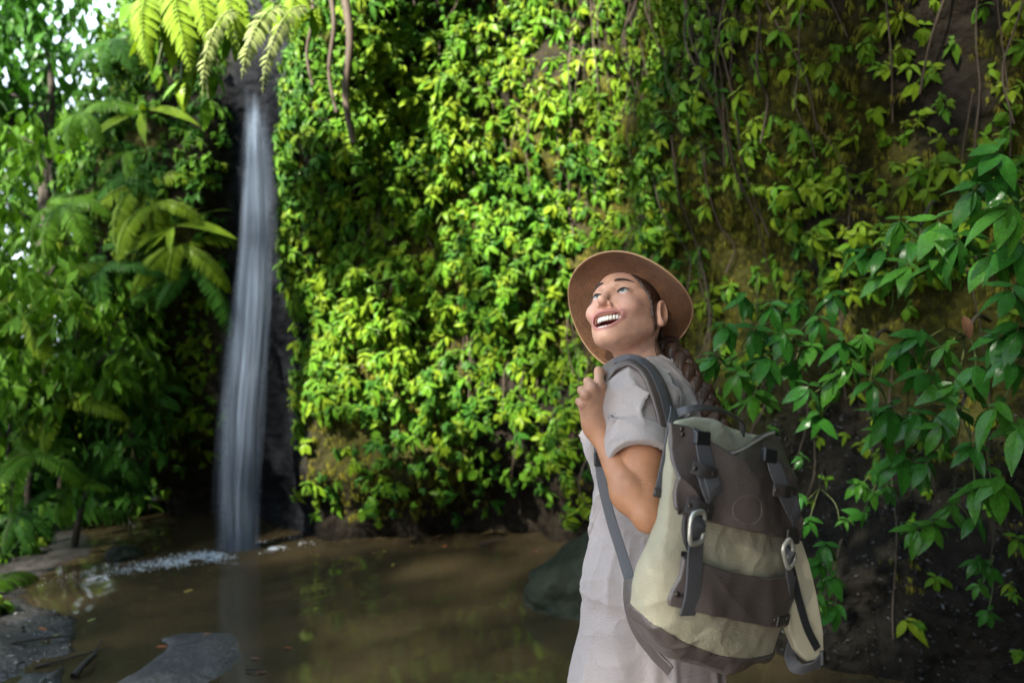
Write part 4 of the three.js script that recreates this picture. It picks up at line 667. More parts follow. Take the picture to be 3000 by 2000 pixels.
  // braid down the back
  const nape = V(0.012, -0.060, -0.100).applyMatrix4(HM), bp = [nape, at(1958, 1032, 1.735), at(2003, 1088, 1.69), at(2046, 1155, 1.655), at(2078, 1215, 1.63), at(2108, 1290, 1.60)], bc = new THREE.CatmullRomCurve3(bp), bL = bc.getLength(), outD = V(0.55, 0.35, 0.75).normalize();
  for (let k = 0; k < 3; k++) { const pts = [], n = 64; for (let i = 0; i <= n; i++) { const t = i / n, p = bc.getPoint(t), tan = bc.getTangent(t), side = tan.clone().cross(outD).normalize(), o = side.clone().cross(tan).normalize(), ph = t * bL / 0.088 * Math.PI * 2 + k * Math.PI * 2 / 3, wd = 0.0185 * (1 - 0.2 * t); pts.push(p.addScaledVector(side, Math.sin(ph) * wd).addScaledVector(o, Math.sin(ph * 2) * wd * 0.55 + 0.008)); } const g = tube(pts, (t) => 0.0168 * (1 - 0.2 * t) + 0.0006 * Math.sin(t * 300), 150, 12); const uvA = g.attributes.uv; for (let i = 0; i < uvA.count; i++) uvA.setXY(i, uvA.getX(i) * 0.35, uvA.getY(i) * 5); mesh('braid_strand', inPerson(g), hairM, hair); }
  // loose wisps at the nape and ear
  const r = rng(8), ws = []; for (let i = 0; i < 26; i++) { const a = V(0.055 + 0.02 * r(), -0.03 - 0.03 * r(), -0.03 - 0.05 * r()), b = a.clone().add(V(0.004 + 0.01 * r(), -0.02 - 0.03 * r(), 0.01 * (r() - 0.5))), c = b.clone().add(V((r() - 0.6) * 0.02, -0.015 * r(), (r() - 0.4) * 0.03)); ws.push(tube([a, b, c], 0.0004, 8, 4)); } mesh('hair_wisps', inPerson(mergeGeometries(ws).applyMatrix4(HM)), hairM, hair);
}
// ---- the dress
const weaveTex = dataTex(256, 256, (u, v) => gray(0.5 + 0.25 * Math.sin(u * 256 * Math.PI / 4) * Math.sin(v * 256 * Math.PI / 4) + 0.2 * noise3(u * 60, v * 60, 2)), false, true); 
const linenM = phys({ color: rgb(0.42, 0.355, 0.335), roughness: 0.9, sheen: 0.3, sheenColor: rgb(0.7, 0.65, 0.68), sheenRoughness: 0.6, bumpMap: bumpFine, bumpScale: 0.0012 }); linenM.name = 'linen';
{
  const armDir = ELB.clone().sub(SHO).normalize(), cuffAt = SHO.clone().addScaledVector(armDir, 0.152), cuffN = armDir.clone().add(V(-0.10, 0, 0.25)).normalize();
  const tor = [capV(rel(-0.012, 0, 1.20), rel(-0.005, 0, 1.06), 0.115, 0.110), capV(rel(-0.005, 0, 1.06), rel(0, 0, 0.86), 0.112, 0.132), capV(rel(-0.015, 0.075, 1.245), rel(-0.015, -0.075, 1.245), 0.078, 0.078), capV(rel(0.055, 0.05, 1.18), rel(0.055, -0.05, 1.18), 0.070, 0.070), capV(NECK.clone().add(V(0, -0.042, 0)), SHO.clone().add(V(0, -0.008, 0)), 0.060, 0.061), capV(NECK.clone().add(V(0, -0.042, 0)), rel(0, -0.145, SHO.y), 0.060, 0.058), capV(rel(0, 0.02, 0.86), rel(0.01, 0.02, 0.42), 0.135, 0.175)];
  const slO = capV(SHO.clone().add(V(0, 0.004, 0)), SHO.clone().addScaledVector(armDir, 0.19), 0.0605, 0.0585), slI = capV(SHO, SHO.clone().addScaledVector(armDir, 0.25), 0.052, 0.0535), neckHole = capV(NECK.clone().add(V(0.0, -0.045, 0)), HEAD, 0.062, 0.070), rs = capV(rel(0, -0.145, SHO.y), rel(0.02, -0.18, 1.16), 0.060, 0.056);
  const cuffPlane = (x, y, z) => (x - cuffAt.x) * cuffN.x + (y - cuffAt.y) * cuffN.y + (z - cuffAt.z) * cuffN.z;
  const folds = (x, y, z) => { const a = x * 0.37 * -1 + z * 0.93, f = x * 0.93 + z * 0.37; const up = 0.40 + 0.60 * sstep(y, 0.98, 1.14), an = Math.atan2(z - PO.z, x - PO.x), pleat = Math.pow(0.5 + 0.5 * Math.sin(an * 15 + noise3(an * 3, y * 4, 1) * 3), 2) * 0.014 * (1 - sstep(y, 0.70, 0.85)) + Math.pow(0.5 + 0.5 * Math.sin(an * 24 + y * 9 + noise3(an * 4, y * 5, 7) * 3), 3) * 0.005 * (1 - sstep(Math.abs(y - 0.92), 0.03, 0.11)); return pleat + fbm(a * 9 + y * 5, y * 7 - f * 4, f * 9, 3) * 0.011 * up + up * Math.pow(1 - Math.abs(noise3(a * 13 + y * 9, y * 11 - a * 8, f * 10)), 4) * 0.011 + up * Math.pow(1 - Math.abs(noise3(a * 22 - y * 14, y * 19 + f * 10, f * 17 + 5)), 5) * 0.008 + Math.max(0, 0.5 - Math.abs(noise3(f * 11 + y * 3, y * 2.2, a * 11 + 3))) * 0.034 * (1 - sstep(y, 0.88, 1.08)); };
  const dressSdf = (x, y, z) => {
    let d = 1; for (const f of tor) d = smin(d, f(x, y, z), 0.05); d = smin(d, rs(x, y, z), 0.03);
    const waist = Math.exp(-Math.pow((y - 0.845) / 0.02, 2)); d += waist * 0.004 - 0.002 * Math.exp(-Math.pow((y - 0.872) / 0.006, 2));
    const pl = cuffPlane(x, y, z), cuff = 0.0045 * sstep(pl, -0.052, -0.048); let s = slO(x, y, z) - cuff; s = smin(s, d, 0.03);
    const w = folds(x, y, z); s -= w * (pl > -0.052 ? 0.55 : 1);
    const nearArm = slO(x, y, z) < 0.03 && y < SHO.y - 0.03 ? 1 : 0;
    if (nearArm) s = Math.max(s, d < -0.002 ? -1 : Math.max(pl, -slI(x, y, z)));
    s = smax(s, -neckHole(x, y, z), 0.006); s = Math.max(s, 0.44 - y);
    return s;
  };
  const g = polygonise(dressSdf, V(PO.x - 0.29, 0.43, PO.z - 0.29), V(PO.x + 0.29, 1.42, -1.38), 0.0046);
  mesh('dress', inPerson(withUv(g)), linenM, person);
  const dress = person.children[person.children.length - 1];
  // sleeve tab with its button
  const tabP = [at(1796, 1212, 1.502), at(1800, 1245, 1.494), at(1801, 1280, 1.486), at(1800, 1322, 1.480)].map((p) => p.add(V(-0.004, 0, 0.004)).sub(PO)), ou = V(-0.75, 0.1, 0.6);
  mesh('sleeve_tab', strap(tabP, [ou, ou, ou, ou], 0.020, 0.003, 20), linenM, dress);
  const bt = new THREE.CylinderGeometry(0.006, 0.006, 0.003, 20); bt.applyQuaternion(new THREE.Quaternion().setFromUnitVectors(yAxis, ou.clone().normalize())); const bp = at(1796, 1222, 1.496).add(V(-0.006, 0, 0.006)).sub(PO); bt.translate(bp.x, bp.y, bp.z); const btM = std({ color: rgb(0.22, 0.19, 0.19), roughness: 0.35 }); btM.name = 'button'; mesh('button', bt, btM, dress);
}
tag(person, 'smiling person in a pale linen dress looking up over one shoulder, hand on strap', 'person');
// ---- the hat
{
  const tilt = 0.42, up = V(0, Math.cos(tilt), -Math.sin(tilt)), fr = V(0, Math.sin(tilt), Math.cos(tilt)), ctr = V(0, 0.024, -0.002), T = M4().makeBasis(V(1, 0, 0), up, fr).setPosition(ctr), W = HM.clone().multiply(T);
  const hat = base('sun_hat', V(0, 0, 0)); hat.applyMatrix4(W); hat.name = 'sun_hat';
  const straw = dataTex(512, 512, (u, v) => { const a = Math.sin(u * Math.PI * 2 * 64), b = Math.sin(v * Math.PI * 2 * 64), k = 0.72 + 0.20 * a * b + 0.08 * noise3(u * 40, v * 90, 3) + 0.08 * noise3(u * 8, v * 8, 5); return [k, k * 0.97, k * 0.93]; }, true, true), strawB = dataTex(256, 256, (u, v) => gray(0.5 + 0.3 * Math.sin(u * Math.PI * 2 * 32) * Math.sin(v * Math.PI * 2 * 32) + 0.2 * noise3(u * 50, v * 50, 1)), false, true);
  const hm = phys({ color: rgb(0.33, 0.155, 0.072), map: straw, bumpMap: strawB, bumpScale: 0.0016, roughness: 0.95, transmission: 0.10, thickness: 0, side: THREE.DoubleSide }); hm.name = 'woven_straw';
  const nA = 96, prof = []; // from the top of the crown down, out along the brim, then back along its underside
  const brimR = (a) => 0.152 + 0.006 * Math.sin(a * 2 + 0.6), drop = (a, t) => 0.020 * t * t * (1 + 1.2 * Math.sin(a * 2 - 0.4) + 0.5 * Math.sin(a * 3 + 1)) - 0.006 * t;
  const pos = [], uv = [], idx = []; const rows = [];
  for (let i = 0; i <= 10; i++) { const t = i / 10 * Math.PI / 2; rows.push((a) => [Math.sin(t) * 0.082, 0.030 + Math.cos(t) * 0.072, i * 0.015]); }
  rows.push((a) => [0.0845, 0.012, 0.17], (a) => [0.086, 0.000, 0.18]);
  for (let i = 1; i <= 12; i++) { const t = i / 12; rows.push((a) => [lerp(0.086, brimR(a), t), -drop(a, t), 0.18 + t * 0.07]); }
  for (let i = 12; i >= 0; i--) { const t = i / 12; rows.push((a) => [lerp(0.0845, brimR(a) - 0.0008, t), -drop(a, t) - 0.0022, 0.26 + (1 - t) * 0.07]); }
  rows.forEach((f) => { for (let j = 0; j <= nA; j++) { const a = j / nA * Math.PI * 2, [q, y, v] = f(a); pos.push(Math.cos(a) * q * 0.94, y, Math.sin(a) * q * 0.95); uv.push(j / nA * 3, v * 6); } });
  const R = nA + 1; for (let i = 0; i < rows.length - 1; i++) for (let j = 0; j < nA; j++) { const a = i * R + j; idx.push(a, a + 1, a + R, a + 1, a + R + 1, a + R); }
  mesh('crown_and_brim', geoFrom(pos, idx, uv), hm, hat);
  const edge = []; for (let j = 0; j < 72; j++) { const a = j / 72 * Math.PI * 2, q = brimR(a); edge.push(V(Math.cos(a) * q * 0.94, -drop(a, 1) - 0.001, Math.sin(a) * q * 0.95)); } edge.push(edge[0].clone());
  const em = std({ color: rgb(0.42, 0.25, 0.13), roughness: 0.8 }); em.name = 'brim_edge'; mesh('brim_edge', tube(edge, 0.0022, 160, 6), em, hat);
  const band = []; for (let j = 0; j <= 48; j++) { const a = j / 48 * Math.PI * 2; band.push(V(Math.cos(a) * 0.0865 * 0.94, 0.010, Math.sin(a) * 0.0865 * 0.95)); } const bm = std({ color: rgb(0.05, 0.03, 0.02), roughness: 0.6 }); bm.name = 'hat_band'; mesh('hat_band', strap(band, band.map((p) => V(p.x, 0, p.z)), 0.016, 0.002, 96), bm, hat);
  tag(hat, 'brown woven sun hat with a wavy brim, pushed back on the head', 'hat');
}
// ------------------------------------------------------------ the backpack
{
  const STAND = V(0, EYE, 0);
  const nP = V(0.58, 0.03, 0.815).normalize(), uP = V(nP.z, 0, -nP.x).normalize(), vP = nP.clone().cross(uP), O = at(2140, 1560, 1.40);
  const pack = base('backpack', O.clone()); const PM = M4().makeBasis(uP, vP, nP); pack.quaternion.setFromRotationMatrix(PM);
  // where the sight line through a picture point meets the pack's front plane, in the pack's own axes (metres right, up)
  const on = (px, py, w = 0) => { const d = at(px, py, 1).sub(STAND), t = (O.clone().sub(STAND).dot(nP) + w) / d.dot(nP), q = d.multiplyScalar(t).add(STAND).sub(O); return [q.dot(uP), q.dot(vP)]; };
  const poly = (list, w = 0) => list.map(([x, y]) => on(x, y, w));
  const polyD = (P) => (u, v) => { let d = 1e9, s = 1; for (let i = 0, j = P.length - 1; i < P.length; j = i++) { const ex = P[j][0] - P[i][0], ey = P[j][1] - P[i][1], wx = u - P[i][0], wy = v - P[i][1], t = clamp((wx * ex + wy * ey) / (ex * ex + ey * ey), 0, 1), bx = wx - ex * t, by = wy - ey * t; d = Math.min(d, bx * bx + by * by); const c1 = v >= P[i][1], c2 = v < P[j][1], c3 = ex * wy > ey * wx; if ((c1 && c2 && c3) || (!c1 && !c2 && !c3)) s = -s; } return s * Math.sqrt(d); };
  const toW = (u, v, w) => V(u, v, w);
  const bodyP = polyD(poly([[1992, 1226], [2060, 1222], [2170, 1262], [2300, 1290], [2326, 1330], [2335, 1480], [2348, 1690], [2330, 1860], [2290, 1935], [2150, 1962], [2010, 1930], [1955, 1850], [1948, 1700], [1972, 1500], [1984, 1330]]));
  const [, vTop] = on(2140, 1220), [, vBot] = on(2140, 1960), [uMid] = on(2140, 1600);
  const front = (u, v) => { const t = (v - vBot) / (vTop - vBot); return 0.026 * (1 - Math.pow((u - uMid) / 0.15, 2)) + 0.018 * Math.sin(Math.PI * clamp(t * 1.1 - 0.05, 0, 1)) - 0.02 * sstep(t, 0.75, 1.05) - 0.014 + fbm(u * 12 + 4, v * 12, 2, 3) * 0.010; };
  const depth = (v) => { const t = clamp((v - vBot) / (vTop - vBot), 0, 1); return lerp(0.15, 0.055, Math.pow(t, 1.2)); };
  const bodySdf = (x, y, z) => { const lean = Math.max(0, -z - 0.01) * lerp(0.30, 0.80, sstep(y, -0.10, 0.06)); let d = smax(bodyP(x - lean, y) - 0.010, z - front(x, y), 0.055); d = smax(d, -z - depth(y), 0.05); return d - fbm(x * 16 + z * 9, y * 16, z * 14, 3) * 0.006 - Math.pow(1 - Math.abs(noise3(x * 9 + y * 6, y * 12 - x * 5, z * 8)), 4) * 0.003; };
  const box = [V(-0.20, -0.30, -0.19), V(0.20, 0.26, 0.07)];
  const canvasTex = dataTex(256, 256, ((p) => (u, v) => { const k = 0.93 + 0.10 * p(u, v) + 0.03 * Math.sin(u * 804) * Math.sin(v * 804); return [k, k, k * 0.98]; })(periodic((x, y) => fbm(x, y, 1.7, 4), 6, 6)), true, true);
  const canvasM = phys({ color: rgb(0.47, 0.415, 0.30), roughness: 0.82, sheen: 0.2, sheenColor: rgb(0.6, 0.58, 0.45), bumpMap: bumpFine, bumpScale: 0.0010, map: canvasTex }); canvasM.name = 'khaki_canvas';
  const leatherM = phys({ color: rgb(0.120, 0.093, 0.083), roughness: 0.38, bumpMap: bumpFine, bumpScale: 0.0008, clearcoat: 0.18, clearcoatRoughness: 0.25 }); leatherM.name = 'dark_leather';
  const darkM = phys({ color: rgb(0.05, 0.042, 0.040), roughness: 0.45, bumpMap: bumpFine, bumpScale: 0.0008 }); darkM.name = 'black_leather';
  const webTex = dataTex(64, 64, (u, v) => gray(0.5 + 0.35 * Math.sin(v * Math.PI * 2 * 16) + 0.15 * Math.sin(u * Math.PI * 2 * 8)), false, true); webTex.repeat.set(25, 25);
  const webM = phys({ color: rgb(0.115, 0.111, 0.118), roughness: 0.62, bumpMap: webTex, bumpScale: 0.0012 }); webM.name = 'grey_webbing';
  const metalM = phys({ color: rgb(0.66, 0.63, 0.55), metalness: 0.55, roughness: 0.38 }); metalM.name = 'buckle_metal';
  const rivetM = phys({ color: rgb(0.12, 0.09, 0.075), metalness: 0.8, roughness: 0.35 }); rivetM.name = 'rivet_metal';
  const gearM = phys({ color: rgb(0.02, 0.02, 0.022), roughness: 0.4 }); gearM.name = 'zip';
  mesh('canvas_body', withUv(polygonise(bodySdf, box[0], box[1], 0.0045)), canvasM, pack);
  // leather bottom
  const lowLine = [[1900, 1790], [1945, 1835], [2010, 1882], [2100, 1915], [2200, 1928], [2300, 1918], [2345, 1895]].map(([x, y]) => on(x, y));
  const lowV = (u) => { for (let i = 0; i < lowLine.length - 1; i++) if (u <= lowLine[i + 1][0]) return lerp(lowLine[i][1], lowLine[i + 1][1], clamp((u - lowLine[i][0]) / (lowLine[i + 1][0] - lowLine[i][0]), 0, 1)); return lowLine[lowLine.length - 1][1]; };
  mesh('leather_base', withUv(polygonise((x, y, z) => smax(bodySdf(x, y, z) - 0.0035, y - lowV(x) + (z + 0.03) * 0.35 * (z < -0.03 ? 1 : 0), 0.003), V(-0.2, -0.32, -0.19), V(0.2, -0.08, 0.07), 0.0045)), leatherM, pack);
  const wrinkle = (x, y) => fbm(x * 8 + 2, y * 9 + x * 7, 3, 2) * 0.018 + Math.pow(1 - Math.abs(noise3(x * 13 + y * 11, y * 5 - x * 4, 8)), 3) * 0.009;
  // flat leather pieces laid on the front
  function patch(name, list, lift, thick, m, wr = 0, cell = 0.0032, parent = pack, zlo = -0.06, wp = lift - 0.004) {
    const P = poly(list, wp), D = polyD(P), us = P.map((q) => q[0]), vs = P.map((q) => q[1]);
    const mid = (x, y) => front(x, y) + lift + wr * wrinkle(x, y);
    const g = polygonise((x, y, z) => smax(D(x, y), Math.abs(z - mid(x, y)) * 0.85 - thick, 0.003), V(Math.min(...us) - 0.01, Math.min(...vs) - 0.01, zlo), V(Math.max(...us) + 0.01, Math.max(...vs) + 0.01, 0.09), cell);
    return mesh(name, withUv(g, 9), m, parent);
  }
  const flap = patch('top_flap', [[1988, 1238], [2030, 1248], [2062, 1285], [2122, 1332], [2175, 1318], [2240, 1278], [2296, 1268], [2322, 1282], [2330, 1380], [2345, 1480], [2350, 1578], [2285, 1572], [2150, 1548], [1992, 1508], [1976, 1490], [1980, 1390], [1985, 1310]], 0.017, 0.004, leatherM, 1.5);
  const pocket = patch('pocket_flap', [[2000, 1612], [2030, 1640], [2110, 1668], [2220, 1684], [2325, 1684], [2338, 1700], [2332, 1780], [2324, 1836], [2300, 1838], [2220, 1828], [2100, 1802], [1990, 1780], [1960, 1774], [1958, 1755], [1978, 1690], [1985, 1625]], 0.013, 0.004, leatherM, 0.35);
  const P3 = (px, py, lift) => { let u, v, w = lift; for (let i = 0; i < 4; i++) { [u, v] = on(px, py, w); w = front(u, v) + lift; } return V(u, v, w); };
  const W = V(0, 0, 1);
  const belt = (name, list, width, thick, m, parent = pack, lift0) => mesh(name, strap(list.map(([x, y, l]) => P3(x, y, l)), list.map(() => W), width, thick, 36), m, parent);
  const rivet = (px, py, lift, parent, r = 0.0045) => { const g = new THREE.SphereGeometry(r, 14, 8, 0, 6.3, 0, 1.5); g.rotateX(Math.PI / 2); g.scale(1, 1, 0.6); const p = P3(px, py, lift); g.translate(p.x, p.y, p.z); return mesh('rivet', g, rivetM, parent); };
  function keeper(name, ax, ay, bx, by, w, lift, m = darkM) { const k = belt(name, [[ax, ay, lift], [(ax + bx) / 2, (ay + by) / 2, lift + 0.006], [bx, by, lift]], w, 0.004, m); const f = 0.14; rivet(lerp(ax, bx, f), lerp(ay, by, f), lift + 0.004, k); rivet(lerp(bx, ax, f), lerp(by, ay, f), lift + 0.004, k); return k; }
  // left closing strap
  belt('closing_strap', [[2050, 1262, 0.028], [2058, 1300, 0.034], [2068, 1350, 0.032], [2080, 1392, 0.034], [2092, 1424, 0.036], [2098, 1452, 0.030]], 0.034, 0.004, webM);
  belt('strap_tail', [[2060, 1390, 0.030], [2075, 1425, 0.036], [2090, 1462, 0.032]], 0.032, 0.003, webM);
  keeper('strap_loop', 2028, 1368, 2100, 1392, 0.022, 0.034);
  keeper('strap_anchor', 2012, 1478, 2088, 1502, 0.026, 0.030);
  const box1 = mesh('slider', new RoundedBoxGeometry(0.036, 0.024, 0.012, 3, 0.004), gearM, pack); box1.position.copy(P3(2056, 1283, 0.036)); box1.rotation.z = -0.12;
  belt('lower_webbing', [[2050, 1498, 0.034], [2046, 1530, 0.036], [2042, 1575, 0.034], [2038, 1620, 0.028], [2034, 1700, 0.026], [2026, 1760, 0.026], [2014, 1802, 0.022]], 0.037, 0.004, webM);
  belt('webbing_fold', [[2049, 1515, 0.040], [2046, 1540, 0.046], [2044, 1566, 0.040]], 0.036, 0.006, webM);
  // right closing strap
  belt('closing_strap', [[2252, 1322, 0.028], [2268, 1362, 0.034], [2286, 1408, 0.032], [2300, 1448, 0.034], [2316, 1482, 0.036], [2330, 1516, 0.030]], 0.034, 0.004, webM);
  keeper('strap_loop', 2266, 1434, 2330, 1442, 0.022, 0.034);
  const box2 = mesh('slider', new RoundedBoxGeometry(0.036, 0.026, 0.012, 3, 0.004), gearM, pack); box2.position.copy(P3(2254, 1334, 0.036)); box2.rotation.z = -0.2;
  belt('strap_tail', [[2318, 1470, 0.036], [2330, 1500, 0.038], [2334, 1526, 0.034]], 0.032, 0.003, webM);
  patch('strap_anchor', [[2288, 1545], [2338, 1546], [2340, 1592], [2284, 1592]], 0.026, 0.003, darkM);
  belt('lower_webbing', [[2308, 1590, 0.028], [2312, 1622, 0.034], [2312, 1660, 0.026], [2320, 1720, 0.020], [2336, 1780, 0.010]], 0.022, 0.004, webM);
  belt('webbing_fold', [[2310, 1604, 0.036], [2318, 1622, 0.042], [2322, 1642, 0.036]], 0.026, 0.006, webM);
  // ring buckles
  const ring = (px, py, rz, sx) => { const c = [], w = 0.0185, h = 0.0255; for (let i = 0; i <= 40; i++) { const a = i / 40 * Math.PI * 2, e = (q) => Math.sign(q) * Math.pow(Math.abs(q), 0.55); c.push(V(e(Math.cos(a)) * w * sx, e(Math.sin(a)) * h, 0)); } const g = tube(c, 0.0050, 80, 8).scale(1, 1, 0.7), m = mesh('ring_buckle', g, metalM, pack); m.position.copy(P3(px, py, 0.040)); m.rotation.set(0.1, 0.1, rz); const bar = new THREE.CylinderGeometry(0.003, 0.003, w * 2 * sx, 8); bar.rotateZ(Math.PI / 2); mesh('buckle_bar', bar, metalM, m); return m; };
  ring(2044, 1546, -0.06, 1.0); ring(2312, 1622, 0.5, 0.8);
  // rivets and corner tabs
  rivet(2305, 1287, 0.028, flap); rivet(2310, 1306, 0.028, flap); rivet(1990, 1500, 0.026, flap); rivet(1998, 1256, 0.026, flap); rivet(2000, 1272, 0.026, flap);
  patch('corner_tab', [[1984, 1608], [2010, 1614], [2014, 1634], [1990, 1636]], 0.020, 0.0025, darkM); rivet(1999, 1622, 0.024, pocket);
  patch('corner_tab', [[1974, 1728], [2004, 1732], [2004, 1756], [1974, 1752]], 0.020, 0.0025, darkM); rivet(1984, 1740, 0.025, pocket, 0.005);
  patch('buckle_tab', [[2260, 1798], [2318, 1798], [2316, 1834], [2256, 1832]], 0.020, 0.0028, darkM); rivet(2271, 1815, 0.025, pocket); rivet(2306, 1814, 0.025, pocket);
  // pressed circle on the flap
  { const c = []; for (let i = 0; i <= 48; i++) { const a = i / 48 * Math.PI * 2; c.push(P3(2190 + Math.cos(a) * 41, 1492 + Math.sin(a) * 43, 0.022)); } const [u0] = on(2190, 1492); const wr = (x, y) => front(x, y) + 0.017 + 1.5 * wrinkle(x, y); c.forEach((p) => { p.z = wr(p.x, p.y) + 0.0047; }); const rm = phys({ color: rgb(0.22, 0.18, 0.165), roughness: 0.4 }); rm.name = 'embossed_line'; mesh('round_emblem', tube(c, 0.0006, 96, 5), rm, flap); }
  // zip along the notch of the flap
  { const zp = [[2118, 1331], [2150, 1326], [2180, 1314], [2210, 1296], [2242, 1276], [2270, 1266]], z = belt('zip_tape', zp.map(([x, y]) => [x, y, 0.024]), 0.009, 0.003, gearM), cv = new THREE.CatmullRomCurve3(zp.map(([x, y]) => P3(x, y, 0.0275))), gs = []; for (let i = 0; i < 46; i++) { const p = cv.getPoint(i / 45), t = cv.getTangent(i / 45), b = new THREE.BoxGeometry(0.0013, 0.0055, 0.0016); b.rotateZ(Math.atan2(t.y, t.x)); b.translate(p.x, p.y, p.z); gs.push(b); } mesh('zip_teeth', mergeGeometries(gs), metalM, z); }
  // carrying handle
  { const h = [[2012, 1212, -0.02], [2016, 1200, 0.0], [2050, 1193, 0.012], [2110, 1208, 0.016], [2160, 1236, 0.010], [2182, 1270, -0.005]], pts = h.map(([x, y, w]) => { const [u, v] = on(x, y); return V(u, v, w); }); mesh('carry_handle', strap(pts, [V(-1, 0.2, 0.5), V(-0.6, 0.8, 0.5), V(0, 1, 0.6), V(0.3, 1, 0.6), V(0.6, 0.8, 0.6), V(1, 0.2, 0.6)], 0.017, 0.004, 40), darkM, pack); }
  // piping along the left edge and the side pocket's binding
  { const surf = (u, v) => { for (let z = 0.07; z > -0.12; z -= 0.002) if (bodySdf(u, v, z) < 0) return z; return -0.05; }; const e = [[1992, 1470], [1982, 1515], [1980, 1560], [1986, 1592], [2000, 1620]], pts = e.map(([x, y]) => { let [u, v] = on(x, y, -0.01); return V(u, v, surf(u, v) + 0.001); }); mesh('piping', tube(pts, 0.0045, 40, 8), darkM, pack); }
  const world = (m) => { pack.updateMatrixWorld(true); return m; };
  const inPack = (p) => p.clone().sub(O).applyQuaternion(pack.quaternion.clone().invert()), dirPack = (d) => d.clone().applyQuaternion(pack.quaternion.clone().invert());
  const wstrap = (name, pts, ups, width, thick, m, seg = 60, parent = pack) => mesh(name, strap(pts.map(inPack), ups.map(dirPack), width, thick, seg), m, parent);
  // padded shoulder strap over the near shoulder
  const sp = [at(1752, 1200, 1.553), at(1752, 1150, 1.560), at(1768, 1106, 1.565), at(1802, 1068, 1.560), at(1850, 1056, 1.550), at(1895, 1082, 1.528), at(1928, 1140, 1.502), at(1946, 1200, 1.490), at(1956, 1250, 1.480)], su = [V(-1, 0, 0.3), V(-1, 0.1, 0.3), V(-0.8, 0.6, 0.3), V(-0.3, 1, 0.3), V(0.2, 1, 0.4), V(0.6, 0.7, 0.6), V(0.7, 0.4, 0.8), V(0.7, 0.2, 0.8), V(0.7, 0.1, 0.8)];
  const ss = wstrap('shoulder_strap', sp, su, (t) => 0.050 + 0.008 * Math.sin(t * Math.PI), 0.011, leatherM);
  wstrap('strap_facing', sp.slice(3).map((p, i) => p.clone().addScaledVector(su[i + 3].clone().normalize(), 0.0075)), su.slice(3), 0.024, 0.003, webM, 50, ss);
  { const p = inPack(at(1926, 1152, 1.515)), t = new THREE.TorusGeometry(0.005, 0.0016, 8, 20); t.translate(p.x, p.y, p.z + 0.008); mesh('eyelet', t, gearM, ss); }
  // the far shoulder's strap, partly hidden by the braid
  wstrap('shoulder_strap', [rel(0.10, -0.09, 1.20), rel(0.10, -0.08, 1.30), rel(0.03, -0.08, 1.375), rel(-0.05, -0.06, 1.36), rel(-0.12, -0.03, 1.27), rel(-0.16, 0.0, 1.22)], [FWD, FWD.clone().add(V(0, 0.5, 0)), UPV, UPV.clone().addScaledVector(FWD, -0.6), FWD.clone().negate().add(V(0, 0.5, 0)), FWD.clone().negate()], 0.05, 0.011, leatherM);
  // load strap that hangs free beside the flap
  const ls = wstrap('load_strap', [at(1984, 1206, 1.440), at(1980, 1250, 1.405), at(1968, 1330, 1.385), at(1952, 1410, 1.380), at(1942, 1452, 1.380)], Array(5).fill(V(0.3, 0, 1)), 0.036, 0.004, webM, 40);
  wstrap('strap_end', [at(1946, 1434, 1.377), at(1940, 1458, 1.377)], [V(0.3, 0, 1), V(0.3, 0, 1)], 0.037, 0.008, darkM, 4, ls);
  // webbing from the shoulder strap down round to the pack's foot
  wstrap('lower_strap', [at(1748, 1205, 1.560), at(1750, 1290, 1.570), at(1762, 1400, 1.575), at(1790, 1520, 1.565), at(1822, 1620, 1.54), at(1846, 1700, 1.51)], [V(-0.8, 0, 0.6), V(-0.8, 0, 0.6), V(-0.6, 0, 0.8), V(-0.5, 0, 0.9), V(-0.4, 0, 1), V(-0.3, 0, 1)], 0.022, 0.003, webM, 50);
  { const b = mesh('strap_buckle', new RoundedBoxGeometry(0.022, 0.028, 0.010, 2, 0.003), gearM, pack); b.position.copy(inPack(at(1756, 1345, 1.565))); b.rotation.y = -0.6; }
  wstrap('hip_strap', [at(1846, 1695, 1.50), at(1846, 1760, 1.48), at(1868, 1840, 1.46), at(1912, 1910, 1.43), at(1965, 1965, 1.41)], [V(-0.9, 0, 0.5), V(-0.9, 0, 0.5), V(-0.8, -0.3, 0.6), V(-0.5, -0.6, 0.6), V(-0.2, -0.7, 0.6)], 0.040, 0.006, leatherM, 40);
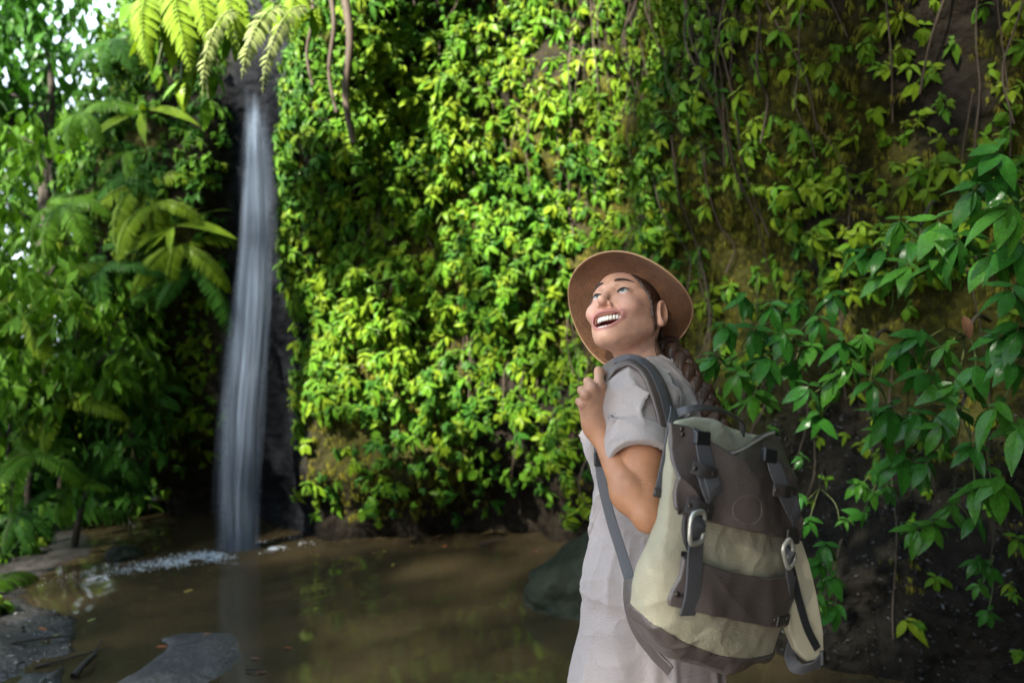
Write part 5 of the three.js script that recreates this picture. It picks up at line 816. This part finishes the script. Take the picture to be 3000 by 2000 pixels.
  // canvas wing and its strap on the far side
  {
    const nW = V(0.30, 0.05, 0.95).normalize(), uW = V(nW.z, 0, -nW.x).normalize(), vW = nW.clone().cross(uW), OW = at(2370, 1760, 1.50);
    const onW = (px, py, w = 0) => { const d = at(px, py, 1).sub(STAND), t = (OW.clone().sub(STAND).dot(nW) + w) / d.dot(nW), q = d.multiplyScalar(t).add(STAND).sub(OW); return [q.dot(uW), q.dot(vW), w]; };
    const L = (list) => { const P = list.map(([x, y, w]) => onW(x, y, w)); return P.map((p) => inPack(OW.clone().addScaledVector(uW, p[0]).addScaledVector(vW, p[1]).addScaledVector(nW, p[2]))); };
    const s = new THREE.Shape([[2310, 1560], [2346, 1590], [2366, 1650], [2390, 1750], [2407, 1850], [2408, 1905], [2392, 1926], [2366, 1932], [2338, 1902], [2316, 1850], [2306, 1740]].map(([x, y]) => new THREE.Vector2(...onW(x, y).slice(0, 2))));
    const g = new THREE.ExtrudeGeometry(s, { depth: 0.010, bevelEnabled: true, bevelSize: 0.004, bevelThickness: 0.005, bevelSegments: 3, curveSegments: 4 }); g.translate(0, 0, -0.012);
    const wq = pack.quaternion.clone().invert().multiply(new THREE.Quaternion().setFromRotationMatrix(M4().makeBasis(uW, vW, nW)));
    g.applyQuaternion(wq); const oo = inPack(OW); g.translate(oo.x, oo.y, oo.z); const wing = mesh('side_wing', g, canvasM, pack), up = dirPack(nW);
    mesh('wing_webbing', strap(L([[2318, 1660, 0.008], [2342, 1760, 0.010], [2366, 1840, 0.010], [2396, 1900, 0.008]]), [up, up, up, up], 0.016, 0.003, 30), gearM, wing);
    mesh('wing_strap', strap(L([[2326, 1880, -0.02], [2316, 1925, -0.01], [2338, 1958, 0.004], [2384, 1950, 0.006], [2412, 1928, 0.0]]), [up, up, up.clone().add(V(0, -0.6, 0)), up.clone().add(V(0, -0.6, 0)), up], 0.026, 0.004, 40), webM, wing);
    const b = mesh('wing_buckle', new RoundedBoxGeometry(0.018, 0.028, 0.010, 2, 0.003), gearM, wing); b.position.copy(L([[2410, 1925, 0.0]])[0]); b.rotation.y = 0.4;
  }
  tag(pack, 'khaki canvas backpack with dark leather flap, grey straps and ring buckles', 'backpack');
}
renderer.render(scene, camera);
